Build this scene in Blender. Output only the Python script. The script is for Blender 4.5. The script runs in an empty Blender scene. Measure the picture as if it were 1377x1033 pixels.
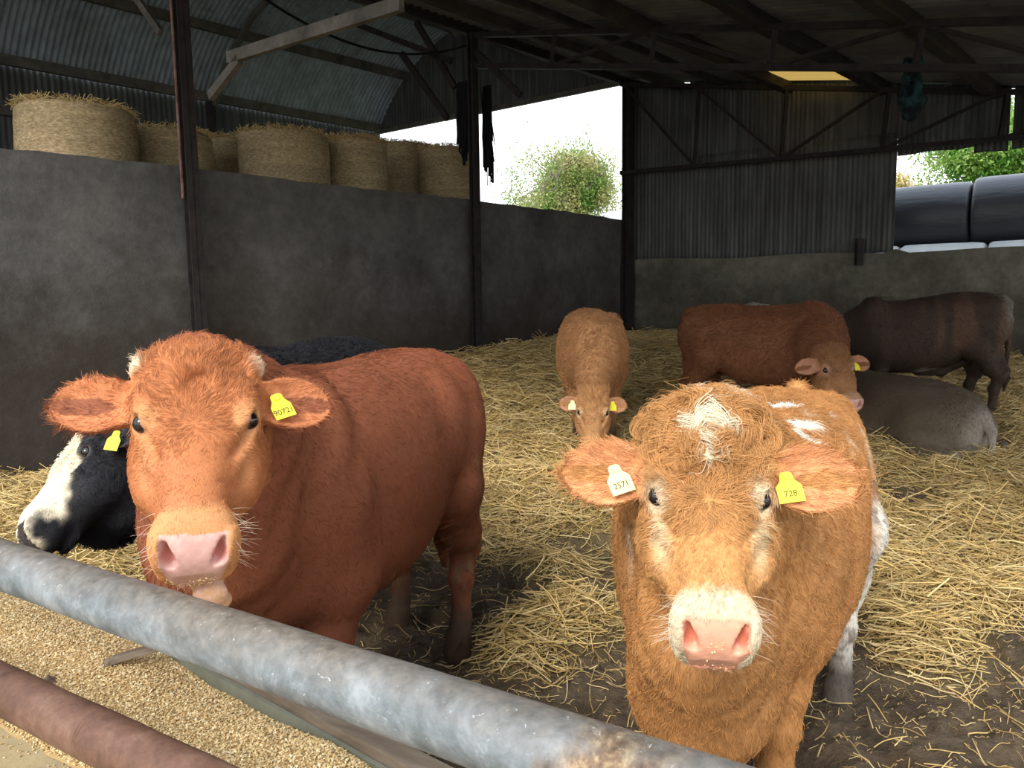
import bpy, math
import numpy as np
from mathutils import Vector, Matrix

# ---------------------------------------------------------------- camera, sky, sun, exposure
SC = bpy.context.scene
COL = SC.collection
FPX = 1020.0
PITCH, ROLL = math.radians(6.40), math.radians(0.8)
FWD = np.array([0, math.cos(PITCH), -math.sin(PITCH)])
_R0 = np.array([1.0, 0, 0]); _U0 = np.array([0, math.sin(PITCH), math.cos(PITCH)])
RGT = math.cos(ROLL)*_R0 - math.sin(ROLL)*_U0
UPV = math.cos(ROLL)*_U0 + math.sin(ROLL)*_R0
EYE = np.array([0, 0, 1.5])
cam_data = bpy.data.cameras.new('camera'); cam = bpy.data.objects.new('camera', cam_data); COL.objects.link(cam)
cam_data.sensor_width = 36.0; cam_data.lens = 36.0*FPX/1377.0; cam_data.clip_start = 0.05; cam_data.clip_end = 400
M = Matrix(((RGT[0], UPV[0], -FWD[0], 0), (RGT[1], UPV[1], -FWD[1], 0), (RGT[2], UPV[2], -FWD[2], 0), (0, 0, 0, 1)))
cam.matrix_world = Matrix.Translation(Vector(EYE)) @ M
SC.camera = cam

def P(x, y, Y=None, z=None):
    d = FWD + RGT*(x-688.5)/FPX + UPV*(516.5-y)/FPX
    t = Y/d[1] if Y is not None else (z-1.5)/d[2]
    return EYE + d*t

w = bpy.data.worlds.new('sky'); SC.world = w; w.use_nodes = True
nt = w.node_tree; nt.nodes.clear()
_o = nt.nodes.new('ShaderNodeOutputWorld'); _b = nt.nodes.new('ShaderNodeBackground')
_tc = nt.nodes.new('ShaderNodeTexCoord'); _sx = nt.nodes.new('ShaderNodeSeparateXYZ'); _cr = nt.nodes.new('ShaderNodeValToRGB')
nt.links.new(_tc.outputs['Generated'], _sx.inputs[0]); nt.links.new(_sx.outputs['Z'], _cr.inputs[0])
_cr.color_ramp.elements[0].position = 0.0; _cr.color_ramp.elements[0].color = (1.0, 1.0, 1.0, 1)
_cr.color_ramp.elements[1].position = 0.8; _cr.color_ramp.elements[1].color = (0.72, 0.84, 1.0, 1)
nt.links.new(_cr.outputs[0], _b.inputs[0]); nt.links.new(_b.outputs[0], _o.inputs[0])
_b.inputs[1].default_value = 2.4
_sun = bpy.data.lights.new('sun', 'SUN'); _sun.energy = 4.2; _sun.angle = math.radians(26); _sun.color = (1.0, 0.95, 0.86)
sun = bpy.data.objects.new('sun', _sun); COL.objects.link(sun)
SUN_DIR = Vector((0.38, 0.80, -0.72)).normalized()          # the way the light travels: from behind and left of the viewer
sun.rotation_euler = SUN_DIR.to_track_quat('-Z', 'Y').to_euler()
SC.view_settings.view_transform = 'Standard'; SC.view_settings.look = 'None'
SC.view_settings.exposure = 0.0; SC.view_settings.gamma = 1.0; SC.view_settings.use_curve_mapping = False
SC.cycles.max_bounces = 6; SC.cycles.diffuse_bounces = 3; SC.cycles.glossy_bounces = 2
SC.cycles.transmission_bounces = 3; SC.cycles.transparent_max_bounces = 6
SC.cycles.caustics_reflective = False; SC.cycles.caustics_refractive = False
SC.cycles.sample_clamp_indirect = 6.0
SC.cycles_curves.shape = 'RIBBONS'

# which pieces to build
BUILD = {'shed', 'outside', 'floor', 'barrier', 'bulls', 'fur', 'straw'}
ONLY = None
RNG = np.random.default_rng(7)

# ---------------------------------------------------------------- object helpers
def tag(o, label=None, cat=None, group=None, kind=None):
    if label: o['label'] = label
    if cat: o['category'] = cat
    if group: o['group'] = group
    if kind: o['kind'] = kind
    return o

def empty(name, loc=(0, 0, 0), rz=0.0):
    o = bpy.data.objects.new(name, None); COL.objects.link(o)
    o.location = Vector(loc); o.rotation_euler = (0, 0, rz); o.empty_display_size = 0.1
    return o

def link_mesh(name, me, mats, parent=None):
    o = bpy.data.objects.new(name, me); COL.objects.link(o)
    for m in (mats if isinstance(mats, (list, tuple)) else [mats]):
        me.materials.append(m)
    if parent is not None: o.parent = parent
    return o

def np_mesh(name, V, Fq, smooth=True):
    """mesh from numpy vertices and a (n,3) or (n,4) face array"""
    me = bpy.data.meshes.new(name)
    V = np.ascontiguousarray(V, np.float32); Fq = np.ascontiguousarray(Fq, np.int32)
    n, k = Fq.shape
    me.vertices.add(len(V)); me.vertices.foreach_set('co', V.ravel())
    me.loops.add(n*k); me.loops.foreach_set('vertex_index', Fq.ravel())
    me.polygons.add(n); me.polygons.foreach_set('loop_start', np.arange(0, n*k, k, dtype=np.int32))
    try: me.polygons.foreach_set('loop_total', np.full(n, k, np.int32))
    except Exception: pass
    me.update(calc_edges=True)
    me.polygons.foreach_set('use_smooth', np.full(n, smooth))
    me.validate(); me.update()
    return me

def set_col(me, rgb, name='Col', domain='POINT'):
    a = me.attributes.new(name, 'FLOAT_COLOR', domain)
    c = np.ones((len(rgb), 4), np.float32); c[:, :3] = rgb
    a.data.foreach_set('color', c.ravel())

def set_float(me, v, name):
    a = me.attributes.new(name, 'FLOAT', 'POINT'); a.data.foreach_set('value', np.asarray(v, np.float32))

class MB:
    """collects shapes into one mesh"""
    def __init__(s): s.v = []; s.f = []
    def add(s, V, Fs):
        b = len(s.v); s.v += [tuple(float(c) for c in p) for p in V]; s.f += [tuple(b+i for i in f) for f in Fs]
    def box(s, a, b, org=(0, 0, 0), ax=None):
        ax = np.eye(3) if ax is None else np.array(ax)
        pts = [np.array(org) + ax[0]*x + ax[1]*y + ax[2]*z for x in (a[0], b[0]) for y in (a[1], b[1]) for z in (a[2], b[2])]
        s.add(pts, [(0, 1, 3, 2), (4, 6, 7, 5), (0, 4, 5, 1), (2, 3, 7, 6), (0, 2, 6, 4), (1, 5, 7, 3)])
    def bar(s, p, q, wd, ht, up=(0, 0, 1), wob=0.0, seg=1):
        p = np.array(p, float); q = np.array(q, float); d = q-p; L = np.linalg.norm(d); d /= L
        up = np.array(up, float); sd = np.cross(d, up); sd /= np.linalg.norm(sd); u = np.cross(sd, d)
        rows = []
        for i in range(seg+1):
            c = p + d*L*i/seg + (sd*RNG.normal()*wob + u*RNG.normal()*wob if wob else 0)
            rows.append([c+sd*x*wd/2+u*y*ht/2 for x, y in ((-1, -1), (1, -1), (1, 1), (-1, 1))])
        V = [v for r in rows for v in r]; Fs = [(3, 2, 1, 0), tuple(4*seg+i for i in range(4))]
        for i in range(seg):
            for k in range(4): Fs.append((4*i+k, 4*i+(k+1) % 4, 4*i+4+(k+1) % 4, 4*i+4+k))
        s.add(V, Fs)
    def tube(s, pts, r, n=12, cap=True):
        pts = [np.array(p, float) for p in pts]; rs = r if hasattr(r, '__len__') else [r]*len(pts)
        V = []; Fs = []; ref = None
        for i, p in enumerate(pts):
            d = pts[min(i+1, len(pts)-1)]-pts[max(i-1, 0)]; d /= np.linalg.norm(d)
            if ref is None: ref = np.cross(d, (0, 0, 1) if abs(d[2]) < .9 else (1, 0, 0))
            a = ref - d*np.dot(ref, d); a /= np.linalg.norm(a); ref = a; b = np.cross(d, a)
            for k in range(n):
                t = 2*math.pi*k/n; V.append(p+(a*math.cos(t)+b*math.sin(t))*rs[i])
        for i in range(len(pts)-1):
            for k in range(n): Fs.append((i*n+k, i*n+(k+1) % n, (i+1)*n+(k+1) % n, (i+1)*n+k))
        if cap: Fs += [tuple(range(n))[::-1], tuple((len(pts)-1)*n+k for k in range(n))]
        s.add(V, Fs)
    def build(s, name, mat, parent=None, smooth=False, bevel=0.0):
        me = bpy.data.meshes.new(name); me.from_pydata(s.v, [], s.f); me.update()
        if smooth: me.polygons.foreach_set('use_smooth', np.full(len(me.polygons), True))
        o = link_mesh(name, me, mat, parent)
        if bevel:
            m = o.modifiers.new('bevel', 'BEVEL'); m.width = bevel; m.segments = 2; m.limit_method = 'ANGLE'
        return o

def hair_object(name, parent, pts, rad, rgb, mat, taper=True):
    n, K, _ = pts.shape; cv = bpy.data.hair_curves.new(name); cv.add_curves([K]*n)
    cv.position_data.foreach_set('vector', np.ascontiguousarray(pts, np.float32).ravel())
    r = cv.attributes.get('radius') or cv.attributes.new('radius', 'FLOAT', 'POINT')
    tp = np.linspace(1, .25 if taper else 1, K)[None]*np.asarray(rad)[:, None]
    r.data.foreach_set('value', tp.astype(np.float32).ravel())
    a = cv.attributes.new('Col', 'FLOAT_COLOR', 'CURVE'); c = np.ones((n, 4), np.float32); c[:, :3] = rgb; a.data.foreach_set('color', c.ravel())
    cv.materials.append(mat); o = bpy.data.objects.new(name, cv); COL.objects.link(o)
    if parent is not None: o.parent = parent
    return o

# ---------------------------------------------------------------- numpy noise
_perm = np.random.default_rng(3).random((64, 64, 64)).astype(np.float32)
def vnoise(p):
    p = np.asarray(p, np.float32); i = np.floor(p).astype(int); f = p-i; f = f*f*(3-2*f); out = 0
    for dx in (0, 1):
        wx = f[:, 0] if dx else 1-f[:, 0]
        for dy in (0, 1):
            wy = f[:, 1] if dy else 1-f[:, 1]
            for dz in (0, 1):
                wz = f[:, 2] if dz else 1-f[:, 2]
                out = out + wx*wy*wz*_perm[(i[:, 0]+dx) & 63, (i[:, 1]+dy) & 63, (i[:, 2]+dz) & 63]
    return out*2-1
def fbm(p, oct=3):
    p = np.asarray(p, np.float32); o = 0; a = 1.0; t = 0
    for k in range(oct): o = o+a*vnoise(p*2**k+17.3*k); t += a; a *= .5
    return o/t
def crom(keys, n=240):
    K = np.array(keys, float); x = K[:, 0]; t = np.linspace(x[0], x[-1], n); out = [t]
    for c in range(1, K.shape[1]):
        y = K[:, c]; m = np.gradient(y, x)
        i = np.clip(np.searchsorted(x, t)-1, 0, len(x)-2); h = x[i+1]-x[i]; u = (t-x[i])/h
        out.append((2*u**3-3*u**2+1)*y[i]+(u**3-2*u**2+u)*h*m[i]+(-2*u**3+3*u**2)*y[i+1]+(u**3-u**2)*h*m[i+1])
    return np.array(out).astype(np.float32)

def sstep(a, b, x):
    t = np.clip((x-a)/(b-a), 0, 1); return t*t*(3-2*t)

# ---------------------------------------------------------------- materials
class Mat:
    def __init__(s, name, rough=.7, spec=.3, metal=0.0):
        s.m = bpy.data.materials.new(name); s.m.use_nodes = True; s.t = s.m.node_tree
        s.b = s.t.nodes['Principled BSDF']; s.b.inputs['Roughness'].default_value = rough
        s.b.inputs['Specular IOR Level'].default_value = spec; s.b.inputs['Metallic'].default_value = metal
        s.tc = s.t.nodes.new('ShaderNodeTexCoord')
    def n(s, kind, **kw):
        nd = s.t.nodes.new(kind)
        for k, v in kw.items():
            if k in nd.inputs: nd.inputs[k].default_value = v
            else: setattr(nd, k, v)
        return nd
    def l(s, a, b): s.t.links.new(a, b)
    def vec(s, scale=(1, 1, 1), src='Object'):
        mp = s.n('ShaderNodeMapping'); mp.inputs['Scale'].default_value = scale; s.l(s.tc.outputs[src], mp.inputs[0]); return mp.outputs[0]
    def noise(s, scale=5, detail=6, rough=.6, v=None, dist=0.0):
        nd = s.n('ShaderNodeTexNoise', Scale=scale, Detail=detail, Roughness=rough, Distortion=dist)
        s.l(v if v is not None else s.tc.outputs['Object'], nd.inputs['Vector']); return nd.outputs['Fac']
    def ramp(s, fac, stops):
        cr = s.n('ShaderNodeValToRGB'); e = cr.color_ramp.elements
        while len(e) < len(stops): e.new(.5)
        for i, (p, c) in enumerate(stops): e[i].position = p; e[i].color = (*c, 1) if len(c) == 3 else c
        s.l(fac, cr.inputs[0]); return cr.outputs[0]
    def mix(s, fac, a, b, mode='MIX'):
        mx = s.n('ShaderNodeMix', data_type='RGBA', blend_type=mode)
        for v, sock in ((fac, mx.inputs[0]), (a, mx.inputs[6]), (b, mx.inputs[7])):
            if isinstance(v, (int, float)): sock.default_value = v
            elif isinstance(v, tuple): sock.default_value = (*v, 1)
            else: s.l(v, sock)
        return mx.outputs[2]
    def math(s, op, a, b=0.0):
        nd = s.n('ShaderNodeMath', operation=op)
        for i, v in enumerate((a, b)):
            if isinstance(v, (int, float)): nd.inputs[i].default_value = v
            else: s.l(v, nd.inputs[i])
        return nd.outputs[0]
    def attr(s, name, out='Color'): return s.n('ShaderNodeAttribute', attribute_name=name).outputs[out]
    def col(s, c):
        if isinstance(c, tuple): s.b.inputs['Base Color'].default_value = (*c, 1)
        else: s.l(c, s.b.inputs['Base Color'])
        return s
    def bump(s, h, strength=.5, dist=.01):
        b = s.n('ShaderNodeBump', Strength=strength, Distance=dist); s.l(h, b.inputs['Height']); s.l(b.outputs[0], s.b.inputs['Normal']); return s

def sr(r, g, b):
    return tuple(((c/255)/12.92 if c <= 10 else ((c/255+.055)/1.055)**2.4) for c in (r, g, b))

MT = {}
def mat_concrete(name, c1, c2, c3):
    m = Mat(name, .9, .2); n1 = m.noise(1.3, 8, .7); n2 = m.noise(9, 6, .7); n3 = m.noise(.5, 3, .5, dist=1.0)
    a = m.ramp(n1, [(.3, c1), (.5, c2), (.72, c3)]); b = m.ramp(n2, [(.3, (.55, .55, .55)), (.6, (1, 1, 1))])
    c = m.mix(.6, a, b, 'MULTIPLY')
    # dung splashed up from the bedding, by height
    z = m.n('ShaderNodeSeparateXYZ'); m.l(m.tc.outputs['Object'], z.inputs[0])
    low = m.math('SUBTRACT', 2.0, z.outputs['Z']); low = m.math('MULTIPLY', low, .75); low = m.math('ADD', low, m.math('MULTIPLY', n3, 1.4)); low = m.math('ADD', low, m.math('MULTIPLY', m.math('SUBTRACT', m.noise(4, 8, .75), .5), 1.6))
    low = m.math('SUBTRACT', low, .55)
    nc = m.n('ShaderNodeClamp'); m.l(low, nc.inputs[0])
    c = m.mix(m.math('MULTIPLY', nc.outputs[0], .75), c, (.035, .024, .016))
    m.col(c).bump(n2, .5, .02); return m.m
MT['wall'] = mat_concrete('weathered_render', (.065, .062, .060), (.105, .102, .098), (.155, .15, .142))
MT['wall_back'] = mat_concrete('mossy_concrete', (.11, .11, .085), (.17, .165, .13), (.27, .26, .20))

def mat_rust(name, base, dark, scale=6, rough=.8):
    m = Mat(name, rough, .25); n = m.noise(scale, 8, .7); n2 = m.noise(scale*6, 4, .6)
    m.col(m.mix(.5, m.ramp(n, [(.35, dark), (.65, base)]), m.ramp(n2, [(.3, (.5, .5, .5)), (.7, (1, 1, 1))]), 'MULTIPLY')).bump(n2, .3, .004); return m.m
MT['steel'] = mat_rust('dark_painted_steel', (.045, .035, .032), (.018, .017, .018))
MT['steel_red'] = mat_rust('red_oxide_steel', (.36, .21, .17), (.14, .07, .06))
MT['timber'] = mat_rust('old_timber', (.19, .17, .145), (.09, .08, .07), 3)
MT['pole'] = mat_rust('dark_pole_timber', (.06, .045, .035), (.02, .017, .015), 3)

def mat_sheet(name, c1, c2, streak=(6, 6, .5)):
    m = Mat(name, .75, .3); n = m.noise(1.0, 6, .65, v=m.vec(streak)); n2 = m.noise(1.2, 5, .6)
    m.col(m.mix(.6, m.ramp(n, [(.3, c1), (.7, c2)]), m.ramp(n2, [(.35, (.55, .5, .45)), (.65, (1, 1, 1))]), 'MULTIPLY')); return m.m
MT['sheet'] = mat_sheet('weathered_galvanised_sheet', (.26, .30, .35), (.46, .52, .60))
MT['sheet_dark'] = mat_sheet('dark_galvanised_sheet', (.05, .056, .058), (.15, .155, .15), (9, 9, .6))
MT['roof'] = mat_sheet('fibre_cement_roof_sheet', (.095, .095, .10), (.21, .21, .22), (1.5, 1.5, 1.5))

# ---------------------------------------------------------------- the shed
G = np.array([0.80, -0.60, 0.0]); G /= np.linalg.norm(G)            # along the back wall, to the right
CW = P(843, 293, z=3.0)                                            # corner, at the top of the left wall
W0 = P(0, 197, z=3.0)
WD = (CW-W0); WD[2] = 0; WD /= np.linalg.norm(WD)                  # along the left wall, away from the viewer
NL = np.array([-WD[1], WD[0], 0])                                  # from the left wall towards the hay barn
C0 = np.array([CW[0], CW[1], 0])
EAVE = 5.5; SLOPE = 0.19
def wl(t, o=0.0, z=0.0):                                           # t metres back from the corner along the left wall
    return C0 - WD*t + NL*o + np.array([0, 0, z])
def wb(s, o=0.0, z=0.0):                                           # s metres from the corner along the back wall, o behind it
    nb = np.array([-G[1], G[0], 0])
    return C0 + G*s + nb*o + np.array([0, 0, z])
def roofz(s): return EAVE - .05 - SLOPE*s

def grid_mesh(name, fn, nu, nv, mat, parent=None, smooth=True, thick=0.0):
    u, v = np.meshgrid(np.linspace(0, 1, nu), np.linspace(0, 1, nv), indexing='ij')
    V = fn(u.ravel(), v.ravel())
    idx = np.arange(nu*nv).reshape(nu, nv)
    Fq = np.stack([idx[:-1, :-1], idx[1:, :-1], idx[1:, 1:], idx[:-1, 1:]], -1).reshape(-1, 4)
    o = link_mesh(name, np_mesh(name, V, Fq, smooth), mat, parent)
    if thick:
        md = o.modifiers.new('thickness', 'SOLIDIFY'); md.thickness = thick; md.offset = 0
    return o

def build_shed():
    # left wall with an uneven top edge
    def topz(t):
        return 3.0 + .008*np.sin(t*1.7) + .012*np.sin(t*9.1+1)*np.sin(t*3.3) - .05*sstep(2.5, 0, t)
    n = 90; ts = np.linspace(-.2, 21, n); V = []; Fs = []
    for t in ts:
        for (o, z) in ((0, -.4), (0, topz(t)), (.22, topz(t)+.01), (.22, -.4)): V.append(wl(t, o, z))
    for i in range(n-1):
        for k in range(4): Fs.append((4*i+k, 4*i+(k+1) % 4, 4*i+4+(k+1) % 4, 4*i+4+k))
    Fs += [(0, 1, 2, 3)[::-1], tuple(4*(n-1)+k for k in range(4))]
    mb = MB(); mb.add(V, Fs); tag(mb.build('wall_left', MT['wall']), kind='structure')
    # back wall
    n = 60; ss = np.linspace(0.0, 11, n); V = []; Fs = []
    for s in ss:
        z = 2.2 - .012*s + .02*math.sin(s*2.3) + (.06 if 4.62 < s < 4.75 else 0)
        for (o, zz) in ((0, -.4), (0, z), (.24, z), (.24, -.4)): V.append(wb(s, o, zz))
    for i in range(n-1):
        for k in range(4): Fs.append((4*i+k, 4*i+4+k, 4*i+4+(k+1) % 4, 4*i+(k+1) % 4))
    Fs += [(0, 1, 2, 3), tuple(4*(n-1)+k for k in range(4))[::-1]]
    mb = MB(); mb.add(V, Fs); tag(mb.build('wall_back', MT['wall_back']), kind='structure')
    # stub post on the back wall where the sheeting ends
    t = empty('stub_post', wb(4.15, -.07, 1.95)); tag(t, 'short rusty steel stub post bolted to the top of the mossy back wall', 'post')
    mb = MB(); mb.box((-.05, -.05, 0), (.05, .05, .42)); mb.build('post', MT['steel'], t, bevel=.005)

    # corrugated sheeting on the back wall: big panel, then a shallower one over the opening
    def corr(s0, s1, zb, zt, off, name, mat, parent=None, pitch=.076, amp=.011, rag=0.0):
        ns = int((s1-s0)/pitch*8)
        def fn(u, v):
            s = s0+(s1-s0)*u; zbv = zb(s) if callable(zb) else zb; ztv = zt(s)
            r = off+amp*np.sin(s/pitch*2*np.pi)+.006*np.sin(s*3+v*4)
            z = zbv+(ztv-zbv)*v + rag*np.sin(s*9)*(1-v)
            return C0[None]+G[None]*s[:, None]+np.array([-G[1], G[0], 0])[None]*r[:, None]+np.array([0, 0, 1.])[None]*z[:, None]
        return grid_mesh(name, fn, ns, 14, mat, parent, True, .004)
    t = empty('sheet_cladding', wb(0, .12)); tag(t, 'tall dark corrugated metal cladding above the back wall, left of the opening', 'cladding', kind='structure')
    def ch(o, p): o.parent = p; o.matrix_parent_inverse = p_inv(p); return o
    sx = s_open = 4.62
    for (a, b, zb_, zt_, of) in ((.05, 1.25, 2.16, lambda s: roofz(s)+.02+.06*np.cos(s*3), .04), (1.22, 2.75, 3.9, lambda s: roofz(s)+.10, .052), (2.72, sx, 3.85, lambda s: roofz(s)+.10, .062),
                                 (1.22, 2.75, 2.15, lambda s: 3.98+0*s, .036), (2.72, sx, 2.14, lambda s: 3.95+0*s, .046)):
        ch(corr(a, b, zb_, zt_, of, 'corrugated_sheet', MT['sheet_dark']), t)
    t = empty('sheet_cladding', wb(sx, .12)); tag(t, 'shallow corrugated metal cladding hanging above the opening at the right', 'cladding', kind='structure')
    for (a, b, zb_, of) in ((sx, 5.65, 3.60, .05), (5.63, 6.05, 3.50, .04), (6.09, 9.5, 3.52, .06)):
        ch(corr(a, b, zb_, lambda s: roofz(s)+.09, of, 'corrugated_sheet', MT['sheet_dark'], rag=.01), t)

def p_inv(p): 
    bpy.context.view_layer.update(); return p.matrix_world.inverted()

def post(p, h0, h1, wd, label, mat='steel', flange='steel_red'):
    t = empty('stanchion', (p[0], p[1], h0), math.atan2(WD[1], WD[0])); tag(t, label, 'post')
    mb = MB(); H = h1-h0
    mb.box((-wd/2, -.012+wd/2-.01, 0), (wd/2, wd/2, H)); mb.box((-wd/2, -wd/2, 0), (wd/2, -wd/2+.014, H)); mb.box((-.006, -wd/2, 0), (.006, wd/2, H))
    mb.build('column', MT[mat], t)
    return t

def build_roof():
    # --- cattle shed roof: sheets over purlins running away from the viewer
    S1 = 12.0; L = 12.0
    def rp(s, t, dz=0): q = wb(s, 0, roofz(s)+dz) - WD*t; return q
    ns = 420
    t = empty('cattle_shed_roof', rp(0, 0)); tag(t, 'dark corrugated lean-to roof over the cattle', 'roof', kind='structure')
    inv = p_inv(t)
    rows = 9
    for r in range(rows):                                          # courses of sheets lapping down the slope
        s0, s1 = S1*r/rows-.02, S1*(r+1)/rows+.06
        def fn(u, v):
            s = s0+(s1-s0)*v; tt = -.35+(L+.35)*u
            q = C0[None]+G[None]*s[:, None]-WD[None]*tt[:, None]
            q[:, 2] = roofz(s)+.10+.018*np.sin(tt/.146*2*np.pi)+(.03*v)
            return q
        if r in (2,):                                              # the course that holds the yellow rooflight
            for (u0, u1, mk) in ((0, .028, 'roof'), (.028, .088, 'yellow'), (.088, 1, 'roof')):
                f2 = lambda u, v, u0=u0, u1=u1: fn(u0+(u1-u0)*u, v)
                if mk == 'yellow':
                    o = grid_mesh('rooflight', f2, 40, 4, MT['yellow'], None, True); ro = o
                else:
                    o = grid_mesh('roof_sheet', f2, max(40, int(900*(u1-u0))), 3, MT['roof'], None, True)
                o.parent = t; o.matrix_parent_inverse = inv
            continue
        o = grid_mesh('roof_sheet', fn, 900, 3, MT['roof'], None, True); o.parent = t; o.matrix_parent_inverse = inv
    # purlins: dark poles along the roof
    for i, (s, wd) in enumerate(((.98, .13), (2.0, .09), (2.95, .15), (4.4, .16), (5.85, .16), (7.4, .14), (9.0, .14))):
        mb = MB(); mb.bar(rp(s, -.2, -.0), rp(s, L, -.0), wd, wd*1.1, wob=.012, seg=14)
        tag(mb.build('roof_purlin', MT['pole'] if i % 2 == 0 else MT['steel'], bevel=.02), 'long dark timber purlin running under the cattle shed roof', 'beam', 'purlins under the cattle shed roof', kind='structure')
    # eave beam along the left wall line
    mb = MB(); mb.bar(wl(-.2, 0, EAVE), wl(20, 0, EAVE), .1, .2); tag(mb.build('eave_beam', MT['steel']), 'long steel eave beam carried on the posts of the left wall', 'beam', kind='structure')
    mb = MB(); mb.bar(wl(-.2, .10, EAVE+.06), wl(20, .10, EAVE+.06), .30, .14); tag(mb.build('eave_purlin', MT['timber']), 'pale timber eave rail beside the steel eave beam', 'beam', kind='structure')
    # --- lattice trusses
    def truss(t0, sN, bot, label, pat):
        o = empty('roof_truss', rp(0, t0)); tag(o, label, 'truss'); inv = p_inv(o)
        def add(mb, nm, mat):
            q = mb.build(nm, MT[mat]); q.parent = o; q.matrix_parent_inverse = inv
        lowp = lambda s: rp(s, t0, bot(s)-roofz(s))
        mb = MB(); mb.bar(rp(.05, t0, -.06), rp(sN, t0, -.06), .07, .07); add(mb, 'top_chord', 'steel')
        mb = MB(); mb.bar(lowp(.05), lowp(sN), .07, .07); add(mb, 'bottom_chord', 'steel')
        ss = [0.1, 1.5, 3.0, 4.5, 6.0, 7.5, 9.0, sN]
        for i, s in enumerate(ss):
            if i: mb = MB(); mb.bar(rp(s+.07, t0, -.06), lowp(s), .055, .055, up=(0, 1, 0)); add(mb, 'upright', 'steel')
            if i < len(ss)-1:
                mb = MB(); mb.bar(*((rp(s, t0, -.06), lowp(ss[i+1])) if pat[i] == 'd' else (lowp(s), rp(ss[i+1], t0, -.06))), .045, .045); add(mb, 'diagonal', 'steel')
        return o
    T2 = 4.07; T1 = 8.38
    truss(.28, 10.6, lambda s: 3.80-.03*s, 'steel lattice truss against the corrugated back cladding', 'dduuudu')
    truss(T2, 10.6, lambda s: roofz(s)-.5, 'steel lattice truss crossing the roof from the second post', 'dududud')
    truss(T1+.2, 10.6, lambda s: roofz(s)-.5, 'steel lattice truss nearest the viewer, high under the roof', 'dududud')
    # --- posts of the left wall
    a = post(wl(T1, -.14), -.25, EAVE-.1, .135, 'tall rusty steel post with a red edge, nearest on the left wall')
    mb = MB(); mb.box((-.085, .03, 2.9), (-.070, .066, EAVE-.5)); mb.build('edge_strip', MT['steel_red'], a)
    post(wl(T2, -.12), .1, EAVE-.1, .115, 'dark steel post against the left wall, beside the open end')
    post(wl(.13, -.12), .2, EAVE-.1, .17, 'dark steel corner post where the left and back walls meet')
    # --- hay barn: barrel roof
    WB = 6.7; RISE = 1.95; RR = ((WB/2)**2+RISE**2)/(2*RISE); ZC = EAVE+RISE-RR; GA = math.asin(WB/2/RR)
    def vault(t, a, dr=0):                                         # a from -1 (near eave) to 1 (far eave)
        s = WB/2+np.sin(a*GA)*(RR+dr); z = ZC+np.cos(a*GA)*(RR+dr)
        return s, z
    def vfn(u, v):
        tt = -.1+20*u; a = -1+2*v; s, z = vault(tt, a); c = .014*np.sin(tt/.1*2*np.pi)
        z = z+c*np.cos(a*GA); s = s+c*np.sin(a*GA)
        q = C0[None]-G[None]*s[:, None]-WD[None]*tt[:, None]; q[:, 2] = z; return q
    tag(grid_mesh('barrel_roof', vfn, 1600, 28, MT['sheet'], None, True), 'arched corrugated roof of the hay barn beyond the left wall', 'roof', kind='structure')
    def vp(t, a, dr=-.06): s, z = vault(t, a, dr); q = wb(0)-G*s-WD*t; q[2] = z; return q
    for i, a in enumerate((.97, .62, .2, -.25)):
        mb = MB(); mb.bar(vp(-.05, a, -.08), vp(19.8, a, -.08), .09, .17); tag(mb.build('barn_purlin', MT['timber']), 'pale timber purlin under the arched barn roof', 'beam', 'purlins under the arched barn roof', kind='structure')
    mb = MB(); q0 = vp(-.05, 1.0); q1 = vp(19.8, 1.0); q0[2] = q1[2] = 4.75; mb.bar(q0, q1, .08, .16); tag(mb.build('barn_side_rail', MT['timber']), 'timber side rail along the far side of the hay barn', 'beam', kind='structure')
    # far side sheeting of the barn
    def sfn(u, v):
        tt = -.1+20*u; s = WB+.02+.012*np.sin(tt/.1*2*np.pi); z = 2.7+(EAVE+.05-2.7)*v
        q = C0[None]-G[None]*s[:, None]-WD[None]*tt[:, None]; q[:, 2] = z; return q
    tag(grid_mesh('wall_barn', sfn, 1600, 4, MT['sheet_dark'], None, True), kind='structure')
    # gable sheeting of the barn above the open end
    def gfn(u, v):
        a = -1+2*u; s, zt = vault(0, a); z0 = EAVE-.02+.05*u; z = z0+(np.maximum(zt, z0+.001)-z0)*v
        r = .012*np.sin(s/.1*2*np.pi)
        nb = np.array([-G[1], G[0], 0]); q = C0[None]-G[None]*s[:, None]+nb[None]*(.02+r)[:, None]; q[:, 2] = z; return q
    tag(grid_mesh('wall_gable', gfn, 400, 10, MT['sheet_dark'], None, True), kind='structure')
    mb = MB(); mb.bar(wb(0, 0, EAVE), wb(-WB, 0, EAVE), .07, .1); tag(mb.build('gable_rail', MT['timber']), 'timber rail under the barn gable over the open end', 'beam', kind='structure')
    def ph(px, py, t0):                                            # where a sight line meets the upright plane of the frame at t0
        d = P(px, py, Y=10.0)-EYE; n_ = np.cross(G, (0, 0, 1.0)); o_ = wl(t0)-EYE; return EYE+d*((o_ @ n_)/(d @ n_))
    for t0 in (T2, T1, 13.0):
        o = empty('barn_frame', wl(t0, 0, EAVE)); tag(o, {T2: 'arched timber and steel frame of the barn at the second post', T1: 'arched timber frame of the barn nearest the red edged post', 13.0: 'barn frame beyond the left edge of the view'}[t0], 'frame', kind='structure'); inv = p_inv(o)
        def add(mb, nm, mat):
            q = mb.build(nm, MT[mat]); q.parent = o; q.matrix_parent_inverse = inv
        for i in range(8):
            mb = MB(); mb.bar(vp(t0, -1+.25*i, -.16), vp(t0, -.75+.25*i, -.16), .08, .10); add(mb, 'arch_rib', 'timber')
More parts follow.
